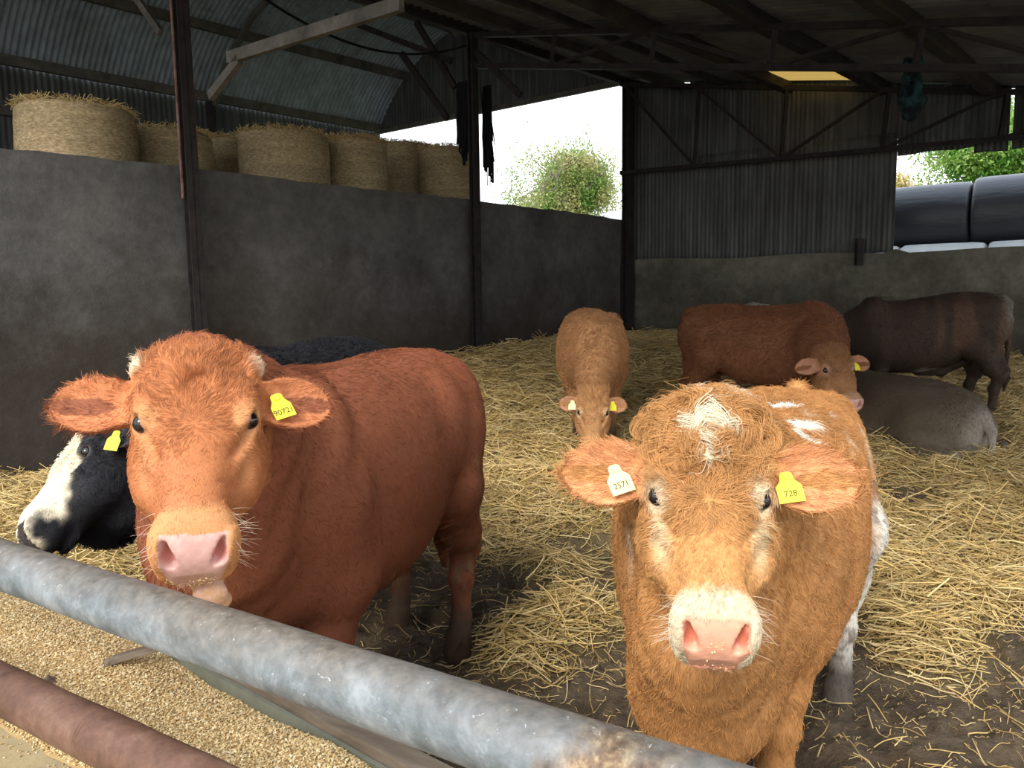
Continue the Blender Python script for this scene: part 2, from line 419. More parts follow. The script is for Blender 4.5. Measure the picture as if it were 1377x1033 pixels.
        if t0 == T1:
            mb = MB(); mb.bar(ph(308, 78, t0), ph(540, 5, t0), .06, .115); add(mb, 'tie_beam', 'timber')
            mb = MB(); mb.bar(ph(283, 130, t0), ph(322, 80, t0), .06, .09); add(mb, 'brace', 'timber')
            mb = MB(); mb.bar(ph(180, -8, t0), ph(216, 44, t0), .05, .08); add(mb, 'hanger', 'timber')
        elif t0 == T2:
            for (x0, y0, x1, y1) in ((540, 72, 602, 160), (452, 22, 607, 82), (560, 30, 612, 118), (640, 70, 700, 128)):
                mb = MB(); mb.bar(ph(x0, y0, t0), ph(x1, y1, t0), .055, .09); add(mb, 'brace', 'steel')
        else:
            mb = MB(); mb.bar(vp(t0, .55, -.2), vp(t0, -.98, -.3), .06, .1); add(mb, 'tie_beam', 'timber')
        q = vp(t0, 1.0, 0); mb = MB(); mb.bar((q[0], q[1], 2.7), (q[0], q[1], EAVE), .14, .14, up=(0, 1, 0)); add(mb, 'far_post', 'steel')
    # barn floor behind the wall (higher than the cattle bed)
    V = [wl(-.05, .24, 0), wl(21, .24, 0), wl(21, 7.2, 0), wl(-.05, 7.2, 0)]
    mb = MB(); mb.add([(p[0], p[1], z) for z in (2.2, 2.75) for p in V], [(0, 1, 2, 3), (7, 6, 5, 4), (0, 4, 5, 1), (1, 5, 6, 2), (2, 6, 7, 3), (3, 7, 4, 0)])
    tag(mb.build('floor_barn', MT['wall_back']), kind='structure')
    # hanging black netting at the second post, cable and a rag
    rng = np.random.default_rng(5)
    base = wl(T2+.02, -.02, 0)
    def strands(name, c, n, w_, z0, z1, mat, label, cat, dirv=WD):
        mb = MB()
        for i in range(n):
            a = rng.uniform(-1, 1); o = c-dirv*(a*w_)+NL*rng.normal()*.03; L = (z0-z1)*(.55+.45*rng.random()**.6)*(1-.25*abs(a))
            pts = []; x = o.copy()
            for k in range(6):
                pts.append((x[0], x[1], z0-L*k/5)); x = x+rng.normal(size=3)*.012
            mb.tube(pts, rng.uniform(.004, .011) if i % 4 else .018, 5)
        tag(mb.build(name, mat), label, cat, kind='stuff')
    strands('black_netting', wl(T2-.02, .10, 0), 170, .10, 4.75, 3.5, MT['netting'], 'ragged black netting hanging left of the second post', 'netting', G)
    strands('black_netting', wl(T2-.3, -.10, 0), 60, .04, 4.7, 3.2, MT['netting'], 'thin frayed black netting hanging right of the second post', 'netting', G)
    pa = P(330, -20, Y=9.3); pb = P(500, 72, Y=11.2); pc = P(632, 60, Y=12.0); pts = []
    for k in range(25):
        t = k/24; pts.append(pa*(1-t)**2+2*t*(1-t)*(pb*1.0+(pb-(pa+pc)/2)*.75)+pc*t*t)
    mb = MB(); mb.tube(pts, .017, 6); tag(mb.build('hanging_cable', MT['netting'], smooth=True), 'black electric cable sagging from the roof to the second post', 'cable')
    # teal rag bundled on the truss
    q = P(1228, 78, Y=9.2); mb = MB(); n = 14
    for k in range(5):
        o = q+np.array([rng.normal()*.04, rng.normal()*.03, 0])
        mb.tube([o+np.array([rng.normal()*.02, rng.normal()*.02, -.07*j]) for j in range(11)], [.03, .06, .05, .06, .045, .05, .06, .075, .06, .07, .04], 9)
    tag(mb.build('hanging_rag', MT['rag'], smooth=True), 'crumpled dark teal rag hanging from the roof truss at the right', 'rag')

m = Mat('netting_black', .9, .2); m.col((.012, .012, .014)); MT['netting'] = m.m
m = Mat('teal_cloth', .9, .2); m.col(m.ramp(m.noise(9, 4), [(.45, (.010, .012, .016)), (.62, (.025, .07, .075))])); MT['rag'] = m.m
m = Mat('yellow_rooflight', .5, .3); m.b.inputs['Transmission Weight'].default_value = 0.0
tl = m.n('ShaderNodeBsdfTranslucent'); tl.inputs[0].default_value = (.42, .27, .07, 1); mx = m.n('ShaderNodeMixShader'); mx.inputs[0].default_value = .6
m.col((.5, .3, .08)); m.l(m.b.outputs[0], mx.inputs[1]); m.l(tl.outputs[0], mx.inputs[2])
m.l(mx.outputs[0], [n for n in m.t.nodes if n.type == 'OUTPUT_MATERIAL'][0].inputs[0]); MT['yellow'] = m.m

if 'shed' in BUILD:
    build_shed(); build_roof()

# ---------------------------------------------------------------- outside: field, bales, trees
m = Mat('field_grass', .9, .2); m.col(m.ramp(m.noise(2.5, 6), [(.35, (.05, .09, .02)), (.65, (.12, .17, .05))])); MT['grass'] = m.m
m = Mat('yard_concrete', .9, .2); m.col(m.ramp(m.noise(1.5, 8, .7), [(.3, (.20, .18, .14)), (.7, (.38, .35, .29))])); MT['yard'] = m.m
m = Mat('net_wrapped_straw', .85, .15); v = m.vec((22, 22, 60)); n1 = m.noise(1.0, 6, .75, v=v); n2 = m.noise(2.2, 4, .5); zz = m.noise(1.0, 2, .5, v=m.vec((.6, .6, 16)))
cc = m.ramp(n1, [(.28, (.17, .12, .065)), (.5, (.48, .36, .20)), (.72, (.80, .66, .42))]); cc = m.mix(.45, cc, m.ramp(zz, [(.35, (.55, .55, .55)), (.65, (1, 1, 1))]), 'MULTIPLY')
m.col(m.mix(.4, cc, m.ramp(n2, [(.3, (.6, .6, .6)), (.7, (1, 1, 1))]), 'MULTIPLY')); m.bump(n1, .8, .02); MT['bale'] = m.m
m = Mat('black_silage_wrap', .32, .5); n1 = m.noise(1.0, 6, .7, v=m.vec((2.5, 14, 14))); m.col((.035, .036, .042)); m.bump(n1, .5, .02); MT['wrap_black'] = m.m
m = Mat('white_silage_wrap', .4, .4); n1 = m.noise(1.0, 6, .7, v=m.vec((2.5, 14, 14))); m.col(m.ramp(m.noise(3, 3), [(.3, (.55, .56, .54)), (.7, (.75, .76, .75))])); m.bump(n1, .4, .02); MT['wrap_white'] = m.m
m = Mat('straw', .55, .3); m.col(m.attr('Col')); MT['straw'] = m.m
m = Mat('bark', .9, .2); m.col(m.ramp(m.noise(8, 6), [(.3, (.10, .08, .06)), (.7, (.28, .24, .20))])); MT['bark'] = m.m
def leaf_mat(name, a, b):
    m = Mat(name, .5, .4); c = m.attr('Col')
    m.col(c); tl = m.n('ShaderNodeBsdfTranslucent'); m.l(c, tl.inputs[0]); mx = m.n('ShaderNodeMixShader'); mx.inputs[0].default_value = .4
    m.l(m.b.outputs[0], mx.inputs[1]); m.l(tl.outputs[0], mx.inputs[2]); m.l(mx.outputs[0], [n for n in m.t.nodes if n.type == 'OUTPUT_MATERIAL'][0].inputs[0]); return m.m
MT['leaf'] = leaf_mat('leaves', None, None)

def on_offset(px, off):
    """the point on the ray column px that lies off metres behind the left wall line"""
    a = P(px, 200, Y=8.0)-C0; b = P(px, 200, Y=18.0)-C0; oa, ob = a @ NL, b @ NL; t = (off-oa)/(ob-oa); q = C0+a+(b-a)*t; q[2] = 0; return q

def drum(name, r, L, mat, axis='z', bulge=.03, dent=.02, seed=0, n=64):
    """a bale: cylinder with soft edges and an uneven skin"""
    prof = [(0, 0), (r*.5, 0), (r*.85, .0), (r*.95, .012), (r*.99, .05), (r, .12)]
    prof = prof+[(r*(1+bulge*math.sin(math.pi*(z/L))), z) for z in np.linspace(.2, L-.2, 8)]+[(a, L-b) for a, b in prof[::-1]]
    V = []
    for a, z in prof:
        for k in range(n):
            t = 2*math.pi*k/n; V.append((a*math.cos(t), a*math.sin(t), z))
    V = np.array(V); V *= 1+(dent*fbm(V*3.3+seed*13, 3))[:, None]*np.array([1, 1, .6])
    m = len(prof); idx = np.arange(m*n).reshape(m, n)
    Fq = np.stack([idx[:-1], np.roll(idx[:-1], -1, 1), np.roll(idx[1:], -1, 1), idx[1:]], -1).reshape(-1, 4)
    if axis == 'x': V = np.stack([V[:, 2]-L/2, V[:, 0], V[:, 1]], 1)
    return np_mesh(name, V, Fq, True)

def straws(n, cen, spread, L, rng, up=.3):
    c = cen; d = rng.normal(size=(n, 3)); d[:, 2] *= up; d /= np.linalg.norm(d, axis=1, keepdims=True); l = L*rng.uniform(.5, 1.2, (n, 1))
    b = rng.normal(size=(n, 3))*l*.12
    return np.stack([c-d*l/2, c+b*.6, c+b*.4+d*l*.2, c+d*l/2], 1).astype(np.float32)

STRAWC = np.array([(.66, .47, .19), (.54, .37, .135), (.76, .60, .30), (.42, .29, .11), (.58, .44, .21)])
def straw_cols(n, rng, k=1.0):
    c = STRAWC[rng.choice(5, n, p=[.34, .22, .18, .14, .12])]; return np.clip(c*rng.uniform(.7, 1.1, (n, 1))*k, 0, 1)

def build_outside():
    rng = np.random.default_rng(11)
    # ground outside: behind the back wall, then the passage the viewer stands in
    V = [(-60, -40, -.42), (70, -40, -.42), (70, 90, -.42), (-60, 90, -.42)]
    o = link_mesh('ground', np_mesh('ground', np.array(V), np.array([[0, 1, 2, 3]])), MT['yard']); tag(o, kind='structure')
    q = [wb(-8, .26), wb(40, .26), wb(40, 60), wb(-8, 60)]
    mb = MB(); mb.add([(p[0], p[1], z) for z in (-.4, 1.1) for p in q], [(3, 2, 1, 0), (4, 5, 6, 7), (0, 1, 5, 4), (1, 2, 6, 5), (2, 3, 7, 6), (3, 0, 4, 7)])
    q2 = [wb(-1.5, 1.62), wb(40, 1.62), wb(40, 58), wb(-1.5, 58)]
    mb.add([(p[0], p[1], z) for z in (1.05, 2.165) for p in q2], [(3, 2, 1, 0), (4, 5, 6, 7), (0, 1, 5, 4), (1, 2, 6, 5), (2, 3, 7, 6), (3, 0, 4, 7)])
    tag(mb.build('ground_bank', MT['grass']), kind='structure')
    # straw bales on the barn floor
    specs = [(108, 150, 168, 'wide round straw bale at the far left, above the left wall'), (229, 96, 180, 'round straw bale partly behind the red edged post'),
             (302, 62, 188, 'narrow looking straw bale half hidden in the gap right of the red edged post'), (382, 120, 180, 'largest round straw bale in the middle of the row above the left wall'),
             (477, 78, 188, 'straw bale right of the largest one, beside the bale with a metal bracket'), (541, 62, 193, 'straw bale crossed by a thin metal bracket, second from the second post'),
             (600, 66, 198, 'straw bale right behind the second post, last of the row at the open end')]
    for i, (px, wpx, top, lab) in enumerate(specs):
        px, r, off = ((106, .60, .95), (226, .54, 1.55), (300, .54, 2.45), (382, .59, .95), (475, .485, 1.05), (538, .50, 1.95), (601, .465, 1.08))[i]; q = on_offset(px, off); dist = q[1]
        zt = P(px, top+4, Y=dist)[2]; H_ = max(.9, zt-2.75)
        me = drum('straw_bale', r, H_, MT['bale'], seed=i, bulge=.02, dent=.025)
        t = empty('straw_bale', (q[0], q[1], 2.755), rng.uniform(0, 6)); tag(t, lab, 'straw bale', 'round straw bales in the hay barn')
        link_mesh('bale', me, MT['bale'], t)
        n = 900; a = rng.uniform(0, 2*math.pi, n); rr = r*np.sqrt(rng.uniform(.5, 1.06, n))
        c = np.stack([rr*np.cos(a), rr*np.sin(a), H_+rng.uniform(-.03, .03, n)], 1)
        hair_object('loose_straw', t, straws(n, c, 0, .13, rng, .7), np.full(n, .0025), straw_cols(n, rng), MT['straw'], False)['kind'] = 'stuff'
    # the thin metal bracket standing before the last bales
    a = P(515, 229, Y=12.2); b = P(536, 229, Y=12.2); c = P(536, 215, Y=12.2); d = P(538, 262, Y=12.2)
    mb = MB(); mb.tube([a, b], .012, 6); mb.tube([c, d+np.array([0, 0, -.3])], .012, 6); mb.tube([P(520, 246, Y=12.2), P(537, 246, Y=12.2)], .012, 6)
    # silage bales beyond the back wall
    def s_at(px, o):
        a = P(px, 300, Y=10.0); k = a[0]/a[1]; b0 = wb(0, o); return (k*b0[1]-b0[0])/(G[0]-k*G[1])
    def sil(s_, o, z, r, L, mat, lab, i, rot=0):
        q = wb(s_, o); t = empty('silage_bale', (q[0], q[1], z), math.atan2(G[1], G[0])+rot); tag(t, lab, 'silage bale', 'wrapped silage bales behind the shed')
        link_mesh('wrapped_bale', drum('wrapped_bale', r, L, mat, 'x', .015, .02, i+20), mat, t)
    s0 = s_at(1270, 1.0)
    for i, (ds, lab) in enumerate(((-1.23, 'white wrapped silage bale, the one cut off by the metal cladding'), (0, 'white wrapped silage bale under the gap between two black ones'), (1.23, 'white wrapped silage bale at the right edge'))):
        sil(s0+ds, 1.0, 1.70, .585, 1.2, MT['wrap_white'], lab, i)
    s1 = s_at(1304, 1.2)
    sil(s1-.72, 1.62, 2.745, .56, 1.42, MT['wrap_black'], 'black wrapped silage bale next to the metal cladding', 7)
    sil(s1+.72, 1.62, 2.765, .585, 1.42, MT['wrap_black'], 'black wrapped silage bale cut off by the right edge', 8)
    q = P(822, 290, Y=19.5); t = empty('silage_bale', (q[0]+.45, q[1], 3.05), .1); tag(t, 'pale grey wrapped bale peeping over the wall beside the corner post', 'silage bale', 'wrapped silage bales behind the shed')
    link_mesh('wrapped_bale', drum('wrapped_bale', .6, 1.2, MT['wrap_white'], 'x', .015, .02, 31), MT['wrap_white'], t)
    mb = MB(); mb.box((q[0]-1.2, q[1]-1, 1.1), (q[0]+1.6, q[1]+1, 2.44)); tag(mb.build('earth_clamp', MT['grass']), 'grassy bank under the pale bale', 'bank', kind='structure')

def tree(loc, crown, n_br, n_leaf, leaf, col_a, col_b, label, seed, trunk_r=.12, bare=.3, levels=4):
    """crown: (centre offset, radii); twigs fill an ellipsoid, leaves cluster on the inner twigs"""
    rng = np.random.default_rng(seed); t = empty('tree', loc); tag(t, label, 'tree')
    cen, rad = np.array(crown[0], float), np.array(crown[1], float); mb = MB(); tips = []
    def grow(p, d, L, r, lev):
        pts = [p]; k = 4
        for i in range(k):
            d = d+rng.normal(size=3)*.20; d /= np.linalg.norm(d); pts.append(pts[-1]+d*L/k)
        mb.tube(pts, list(np.maximum(np.linspace(r, r*.55, k+1), .009)), 5 if lev < 2 else 3, False)
        if lev >= levels: tips.append(pts[-1]); tips.append(pts[2]); return
        for j in range(3 if lev else n_br):
            q = pts[2+j % 3] if lev else pts[-1]+rng.normal(size=3)*.1; tgt = cen+rng.normal(size=3)*rad*.62; v = tgt-q; v /= np.linalg.norm(v)
            dd = d*.45+v*.55+rng.normal(size=3)*.45; dd /= np.linalg.norm(dd); grow(q, dd, L*.68, r*.52, lev+1)
        tips.append(pts[-1])
    h = cen[2]-rad[2]*.6
    grow(np.zeros(3), np.array([.05, 0, 1.0]), max(h, .6), trunk_r, 0)
    mb.build('trunk_and_branches', MT['bark'], t, True)
    tips = np.array(tips); e = (((tips-cen)/rad)**2).sum(1)
    w_ = np.exp(-e*(1.2+bare*3)); w_ /= w_.sum()
    c = tips[rng.choice(len(tips), n_leaf, p=w_)]+rng.normal(size=(n_leaf, 3))*rad*.09
    a = rng.normal(size=(n_leaf, 3)); a /= np.linalg.norm(a, axis=1, keepdims=True); b = np.cross(a, rng.normal(size=(n_leaf, 3))); b /= np.linalg.norm(b, axis=1, keepdims=True)
    s = leaf*rng.uniform(.6, 1.3, (n_leaf, 1)); V = np.stack([c-a*s, c+b*s*.5, c+a*s, c-b*s*.5], 1).reshape(-1, 3)
    me = np_mesh('foliage', V, np.arange(4*n_leaf).reshape(-1, 4), False)
    k = np.clip(fbm(c*1.5, 2)*1.2+.5+rng.normal(size=n_leaf)*.15, 0, 1); C = np.repeat(np.array(col_a)*(1-k[:, None])+np.array(col_b)*k[:, None], 4, axis=0)
    set_col(me, C); o = link_mesh('foliage', me, MT['leaf'], t); o['kind'] = 'stuff'

def build_trees():
    q = P(762, 250, Y=29)
    tree((q[0], q[1], 1.0), ((.0, 0, 4.4), (3.1, 2.4, 2.4)), 8, 60000, .05, (.16, .30, .05), (.50, .46, .20), 'bushy ivy-grown tree with bare outer twigs seen through the open end', 5, .16, .28, 5)
    q = P(1330, 230, Y=21)
    tree((q[0]+.8, q[1], 1.0), ((0, 0, 4.2), (3.1, 2.2, 2.2)), 6, 60000, .055, (.12, .28, .04), (.34, .46, .12), 'bright green leafy tree above the black bales at the right', 9, .16, .1, 5)
    q = P(1222, 250, Y=26)
    tree((q[0]-.4, q[1], 1.0), ((0, 0, 3.2), (1.3, 1.2, 1.6)), 4, 5000, .07, (.45, .36, .12), (.62, .50, .22), 'yellowish autumn shrub beside the green tree', 12, .08, .3, 4)



# ---------------------------------------------------------------- bedding and mud
EDGE = crom([(-.95, 4.6), (-.70, 4.4), (-.52, 3.6), (-.3, 4.0), (-.1, 4.6), (.0, 4.6), (.12, 4.6), (.3, 4.4), (.48, 4.1), (.57, 3.5), (.64, 3.6), (.72, 4.0), (.95, 4.2)])
def zbase(x, y):
    return np.interp(y, [0, 4.5, 6.5, 7.5, 8.7, 12, 15], [0, 0, .06, .13, .26, .70, .74])*sstep(-4.4, -1.6, x)-.20*sstep(-1.4, -4.0, x)*sstep(4, 6.5, y)
_pp = [P(*a, z=0.02)[:2] for a in ((140, 752), (745, 830), (700, 870), (720, 770), (660, 700), (1210, 810), (1310, 760), (850, 660), (1150, 800))]
_pr = [.6, .32, .22, .35, .5, .25, .45, .5, .25]; _pw = [1.0, 1.0, .7, .9, .8, .6, .9, .9, .5]
_bp = [P(*a, z=0.02)[:2] for a in ((1225, 675), (640, 790), (690, 635), (760, 690), (620, 640))]; _br = [.30, .40, .25, .22, .3]; _bw = [1.1, .8, .45, .5, .4]
def straw_d(x, y):
    az = x/np.maximum(y, .5); e = np.interp(az, EDGE[0], EDGE[1]); p = np.stack([x, y, 0*x], 1)
    d = sstep(-.75, .55, y-e+1.0*fbm(p*1.3, 3))
    for (c, r, w_) in zip(_pp, _pr, _pw): d = np.maximum(d, w_*np.exp(-(((x-c[0])**2+(y-c[1])**2)/r**2))*(1.15+.6*fbm(p*5, 2)))
    for (c, r, w_) in zip(_bp, _br, _bw): d = d-w_*np.exp(-(((x-c[0])**2+(y-c[1])**2)/r**2)**1.5)
    d = d*(.82+.5*fbm(p*2.6+40, 3))
    return np.clip(d, 0, 1)
def ground_z(x, y, fine=True):
    p = np.stack([x, y, 0*x], 1); s = straw_d(x, y)
    z = zbase(x, y)+.05*fbm(p*.9+3, 2)*sstep(2.5, 5, y)+s*(.035+.05*np.clip(fbm(p*2.2+9, 3)+.2, 0, 1))
    if fine:
        mud = (1-s)*sstep(14, 6, y); z = z+mud*(.055*fbm(p*4.5, 4)+.030*np.abs(fbm(p*13, 3))+.012*fbm(p*34, 2)-.045*np.clip(-fbm(p*7.5+30, 1)*2.2-.4, 0, 1))
    return z

m = Mat('mud', .55, .4); n1 = m.noise(7, 8, .7); n2 = m.noise(45, 6, .7); s_ = m.attr('Straw', 'Fac')
mudc = m.ramp(n1, [(.3, (.050, .034, .021)), (.5, (.115, .080, .049)), (.72, (.21, .152, .095))]); st = m.ramp(n2, [(.3, (.12, .082, .035)), (.5, (.34, .25, .10)), (.7, (.52, .40, .18))])
m.col(m.mix(s_, mudc, st)); m.bump(m.math('ADD', m.math('ADD', n1, n1), m.math('MULTIPLY', n2, .7)), .9, .035)
rg = m.ramp(n1, [(.35, (.32, .32, .32)), (.6, (.75, .75, .75))]); rg = m.mix(s_, rg, (.9, .9, .9)); m.l(rg, m.b.inputs['Roughness']); MT['mud'] = m.m

def build_floor():
    # finer near the viewer
    u = np.linspace(0, 1, 520); ys = 1.15+15.5*u**1.7; xs = np.linspace(-1, 1, 520)
    Y, Xn = np.meshgrid(ys, xs, indexing='ij'); X = Xn*(2.6+Y*.80)+.2; sh = X.shape
    x, y = X.ravel(), Y.ravel(); z = ground_z(x, y)
    idx = np.arange(len(x)).reshape(sh); Fq = np.stack([idx[:-1, :-1], idx[:-1, 1:], idx[1:, 1:], idx[1:, :-1]], -1).reshape(-1, 4)
    # keep it inside the walls
    cx, cy = x[Fq].mean(1), y[Fq].mean(1); c = np.stack([cx, cy, 0*cx], 1)-C0
    nb = np.array([-G[1], G[0], 0]); Fq = Fq[((c @ NL) < .12) & ((c @ nb) < .12)]
    me = np_mesh('floor', np.stack([x, y, z], 1), Fq, True); set_float(me, straw_d(x, y), 'Straw')
    tag(link_mesh('floor', me, MT['mud']), kind='structure')
    q = np.array([(-9, -5, -.05), (9, -5, -.05), (9, .5, -.05), (-9, .5, -.05)])
    tag(link_mesh('floor_passage', np_mesh('floor_passage', q, np.array([[0, 1, 2, 3]])), MT['yard']), kind='structure')

def build_straw():
    rng = np.random.default_rng(21)
    def scatter(n, Lr, rr, k, thr, ymin=2.4, ymax=15.5, pw=1.15, lift=.05, up=.18, colk=1.0):
        N = n*6; u = rng.random(N)
        e = 1-pw+1; y = (ymin**e+u*(ymax**e-ymin**e))**(1/e); az = rng.uniform(-.80, .80, N); x = az*y
        d = straw_d(x, y); keep = rng.random(N) < np.clip((d-thr)/(1-thr), 0, 1)**k; x, y, d = x[keep][:n], y[keep][:n], d[keep][:n]
        c = np.stack([x, y, 0*x], 1)-C0; nb = np.array([-G[1], G[0], 0]); ok = ((c @ NL) < -.05) & ((c @ nb) < -.05); x, y, d = x[ok], y[ok], d[ok]
        m_ = len(x); L = rng.uniform(*Lr, m_); th = rng.uniform(0, 2*np.pi, m_)+fbm(np.stack([x*2, y*2, 0*x], 1), 2)*2; tilt = rng.normal(size=m_)*up
        D = np.stack([np.cos(th)*np.cos(tilt), np.sin(th)*np.cos(tilt), np.sin(tilt)], 1)
        c = np.stack([x, y, 0*x], 1); S_ = np.cross(D, (0, 0, 1.0)); bend = rng.normal(size=m_)*.055; sag = rng.uniform(0, .08, m_)
        pts = []
        for t in (-.5, -.17, .17, .5):
            q = c+D*(L*t)[:, None]+S_*(bend*L*(1-4*t*t))[:, None]; pts.append(q)
        pts = np.stack(pts, 1); g = ground_z(pts[:, :, 0].ravel(), pts[:, :, 1].ravel()).reshape(m_, 4)
        base = (rng.random(m_)*lift*(.3+d))[:, None]
        kink = (rng.normal(size=(m_, 4))*.004)
        pts[:, :, 2] = g*.75+g.mean(1, keepdims=True)*.25+base+.004+np.maximum(pts[:, :, 2], -base*.6)+kink
        return pts, np.repeat(rng.uniform(*rr), m_)*rng.uniform(.7, 1.3, m_)*(1+.05*np.maximum(y-5, 0)), straw_cols(m_, rng, colk)
    out = [scatter(70000, (.05, .16), (.0022, .0022), .9, .02, lift=.03, colk=.85), scatter(70000, (.12, .30), (.0022, .0022), 1.3, .12, lift=.07), scatter(16000, (.14, .34), (.0028, .0028), 1.6, .3, lift=.11, up=.34, colk=1.1),
           scatter(2000, (.05, .20), (.0017, .0017), .25, -.25, ymin=2.2, ymax=5.5, lift=.01, up=.08), scatter(9000, (.012, .05), (.0012, .0012), .4, -.3, ymin=2.0, ymax=6, lift=.006, up=.1, colk=.8)]
    pts = np.concatenate([o[0] for o in out]); rad = np.concatenate([o[1] for o in out]); col = np.concatenate([o[2] for o in out])
    o = hair_object('straw_bedding', None, pts, rad, col, MT['straw'], False); tag(o, 'loose golden straw bedding strewn over the muddy floor', 'straw', kind='stuff')
    # big single straws lying on the mud near the front
    cu = [((655, 905), (700, 850)), ((1160, 905), (1178, 945)), ((1120, 862), (1150, 870)), ((700, 880), (745, 915))]
# ---------------------------------------------------------------- ground, bedding, outside
if 'floor' in BUILD: build_floor()
if 'outside' in BUILD: build_outside(); build_trees()
if 'straw' in BUILD: build_straw()
# ---------------------------------------------------------------- feed barrier, trough and feed
BU = P(0, 758, z=1.0)-P(681, 990, z=1.0); BU /= np.linalg.norm(BU)      # along the rail, to the left
BO = P(681, 990, z=1.0); BO[2] = 0
BV = np.array([BU[1], -BU[0], 0])                                       # towards the cattle
def bp(u, v, z): return BO+BU*u+BV*v+np.array([0, 0, z])
m = Mat('galvanised_pipe', .55, .4, .25); v = m.vec((1, 1, 1)); n1 = m.noise(9, 8, .75, dist=.4); n2 = m.noise(3.2, 5, .6); n3 = m.noise(60, 4, .6)
zinc = m.ramp(n1, [(.36, (.10, .115, .12)), (.5, (.185, .205, .215)), (.62, (.30, .325, .34))])
dirt = m.ramp(n3, [(.3, (.095, .075, .055)), (.7, (.23, .19, .145))])
geo = m.n('ShaderNodeNewGeometry'); sp = m.n('ShaderNodeSeparateXYZ'); m.l(geo.outputs['Normal'], sp.inputs[0])
top = m.math('ADD', m.math('MULTIPLY', sp.outputs['Z'], .9), m.math('SUBTRACT', m.math('MULTIPLY', n2, 2.4), 1.2)); cl = m.n('ShaderNodeClamp'); m.l(top, cl.inputs[0])
c = m.mix(m.math('MULTIPLY', cl.outputs[0], .95), zinc, dirt)
# a rusty length at the right-hand end
sx = m.n('ShaderNodeSeparateXYZ'); m.l(m.tc.outputs['Object'], sx.inputs[0])
ru = m.math('SUBTRACT', m.math('MULTIPLY', m.math('SUBTRACT', n2, .42), 9.0), m.math('MULTIPLY', m.math('ABSOLUTE', m.math('ADD', sx.outputs['X'], .13)), 14.0))
cl2 = m.n('ShaderNodeClamp'); m.l(m.math('ADD', ru, .6), cl2.inputs[0]); rustc = m.ramp(n3, [(.32, (.06, .035, .02)), (.52, (.17, .105, .06)), (.7, (.38, .28, .16))])
c = m.mix(cl2.outputs[0], c, rustc); sc_ = m.ramp(m.noise(48, 8, .8, dist=1.5), [(.62, (0, 0, 0)), (.65, (1, 1, 1))]); c = m.mix(sc_, c, (.55, .56, .55))
m.col(c); m.bump(m.math('ADD', n1, n3), .22, .004); MT['galv'] = m.m
m = Mat('rusty_pipe', .6, .35, .1); n1 = m.noise(7, 8, .7); n2 = m.noise(70, 5, .7); c = m.ramp(n1, [(.3, (.075, .038, .025)), (.5, (.15, .078, .052)), (.68, (.25, .16, .11))])
m.col(m.mix(.6, c, m.ramp(n2, [(.3, (.6, .55, .5)), (.7, (1.1, 1, .95))]), 'MULTIPLY')); m.bump(n2, .3, .004); MT['rustpipe'] = m.m
m = Mat('dusty_concrete_ledge', .85, .25); n1 = m.noise(5, 8, .7); c = m.ramp(n1, [(.3, (.30, .25, .17)), (.5, (.40, .31, .17)), (.7, (.50, .41, .25))]); m.col(c); m.bump(m.noise(90, 4), .4, .003); MT['ledge'] = m.m
m = Mat('trough_board', .8, .25); n1 = m.noise(1, 8, .7, v=m.vec((3, 25, 25))); c = m.ramp(n1, [(.3, (.09, .065, .045)), (.55, (.17, .13, .095)), (.75, (.26, .22, .17))]); m.col(c); m.bump(n1, .4, .006); MT['board'] = m.m
m = Mat('trough_lining', .6, .35, .2); n1 = m.noise(4, 8, .7); c = m.ramp(n1, [(.3, (.13, .135, .10)), (.7, (.26, .265, .20))]); m.col(c); MT['lining'] = m.m
m = Mat('rolled_grain', .7, .2); m.col(m.attr('Col')); MT['grain'] = m.m
m = Mat('grain_bed', .85, .15); n1 = m.noise(160, 3, .7); m.col(m.ramp(n1, [(.35, (.20, .13, .055)), (.55, (.48, .36, .18)), (.7, (.66, .54, .32))])); m.bump(n1, 1, .006); MT['grainbed'] = m.m

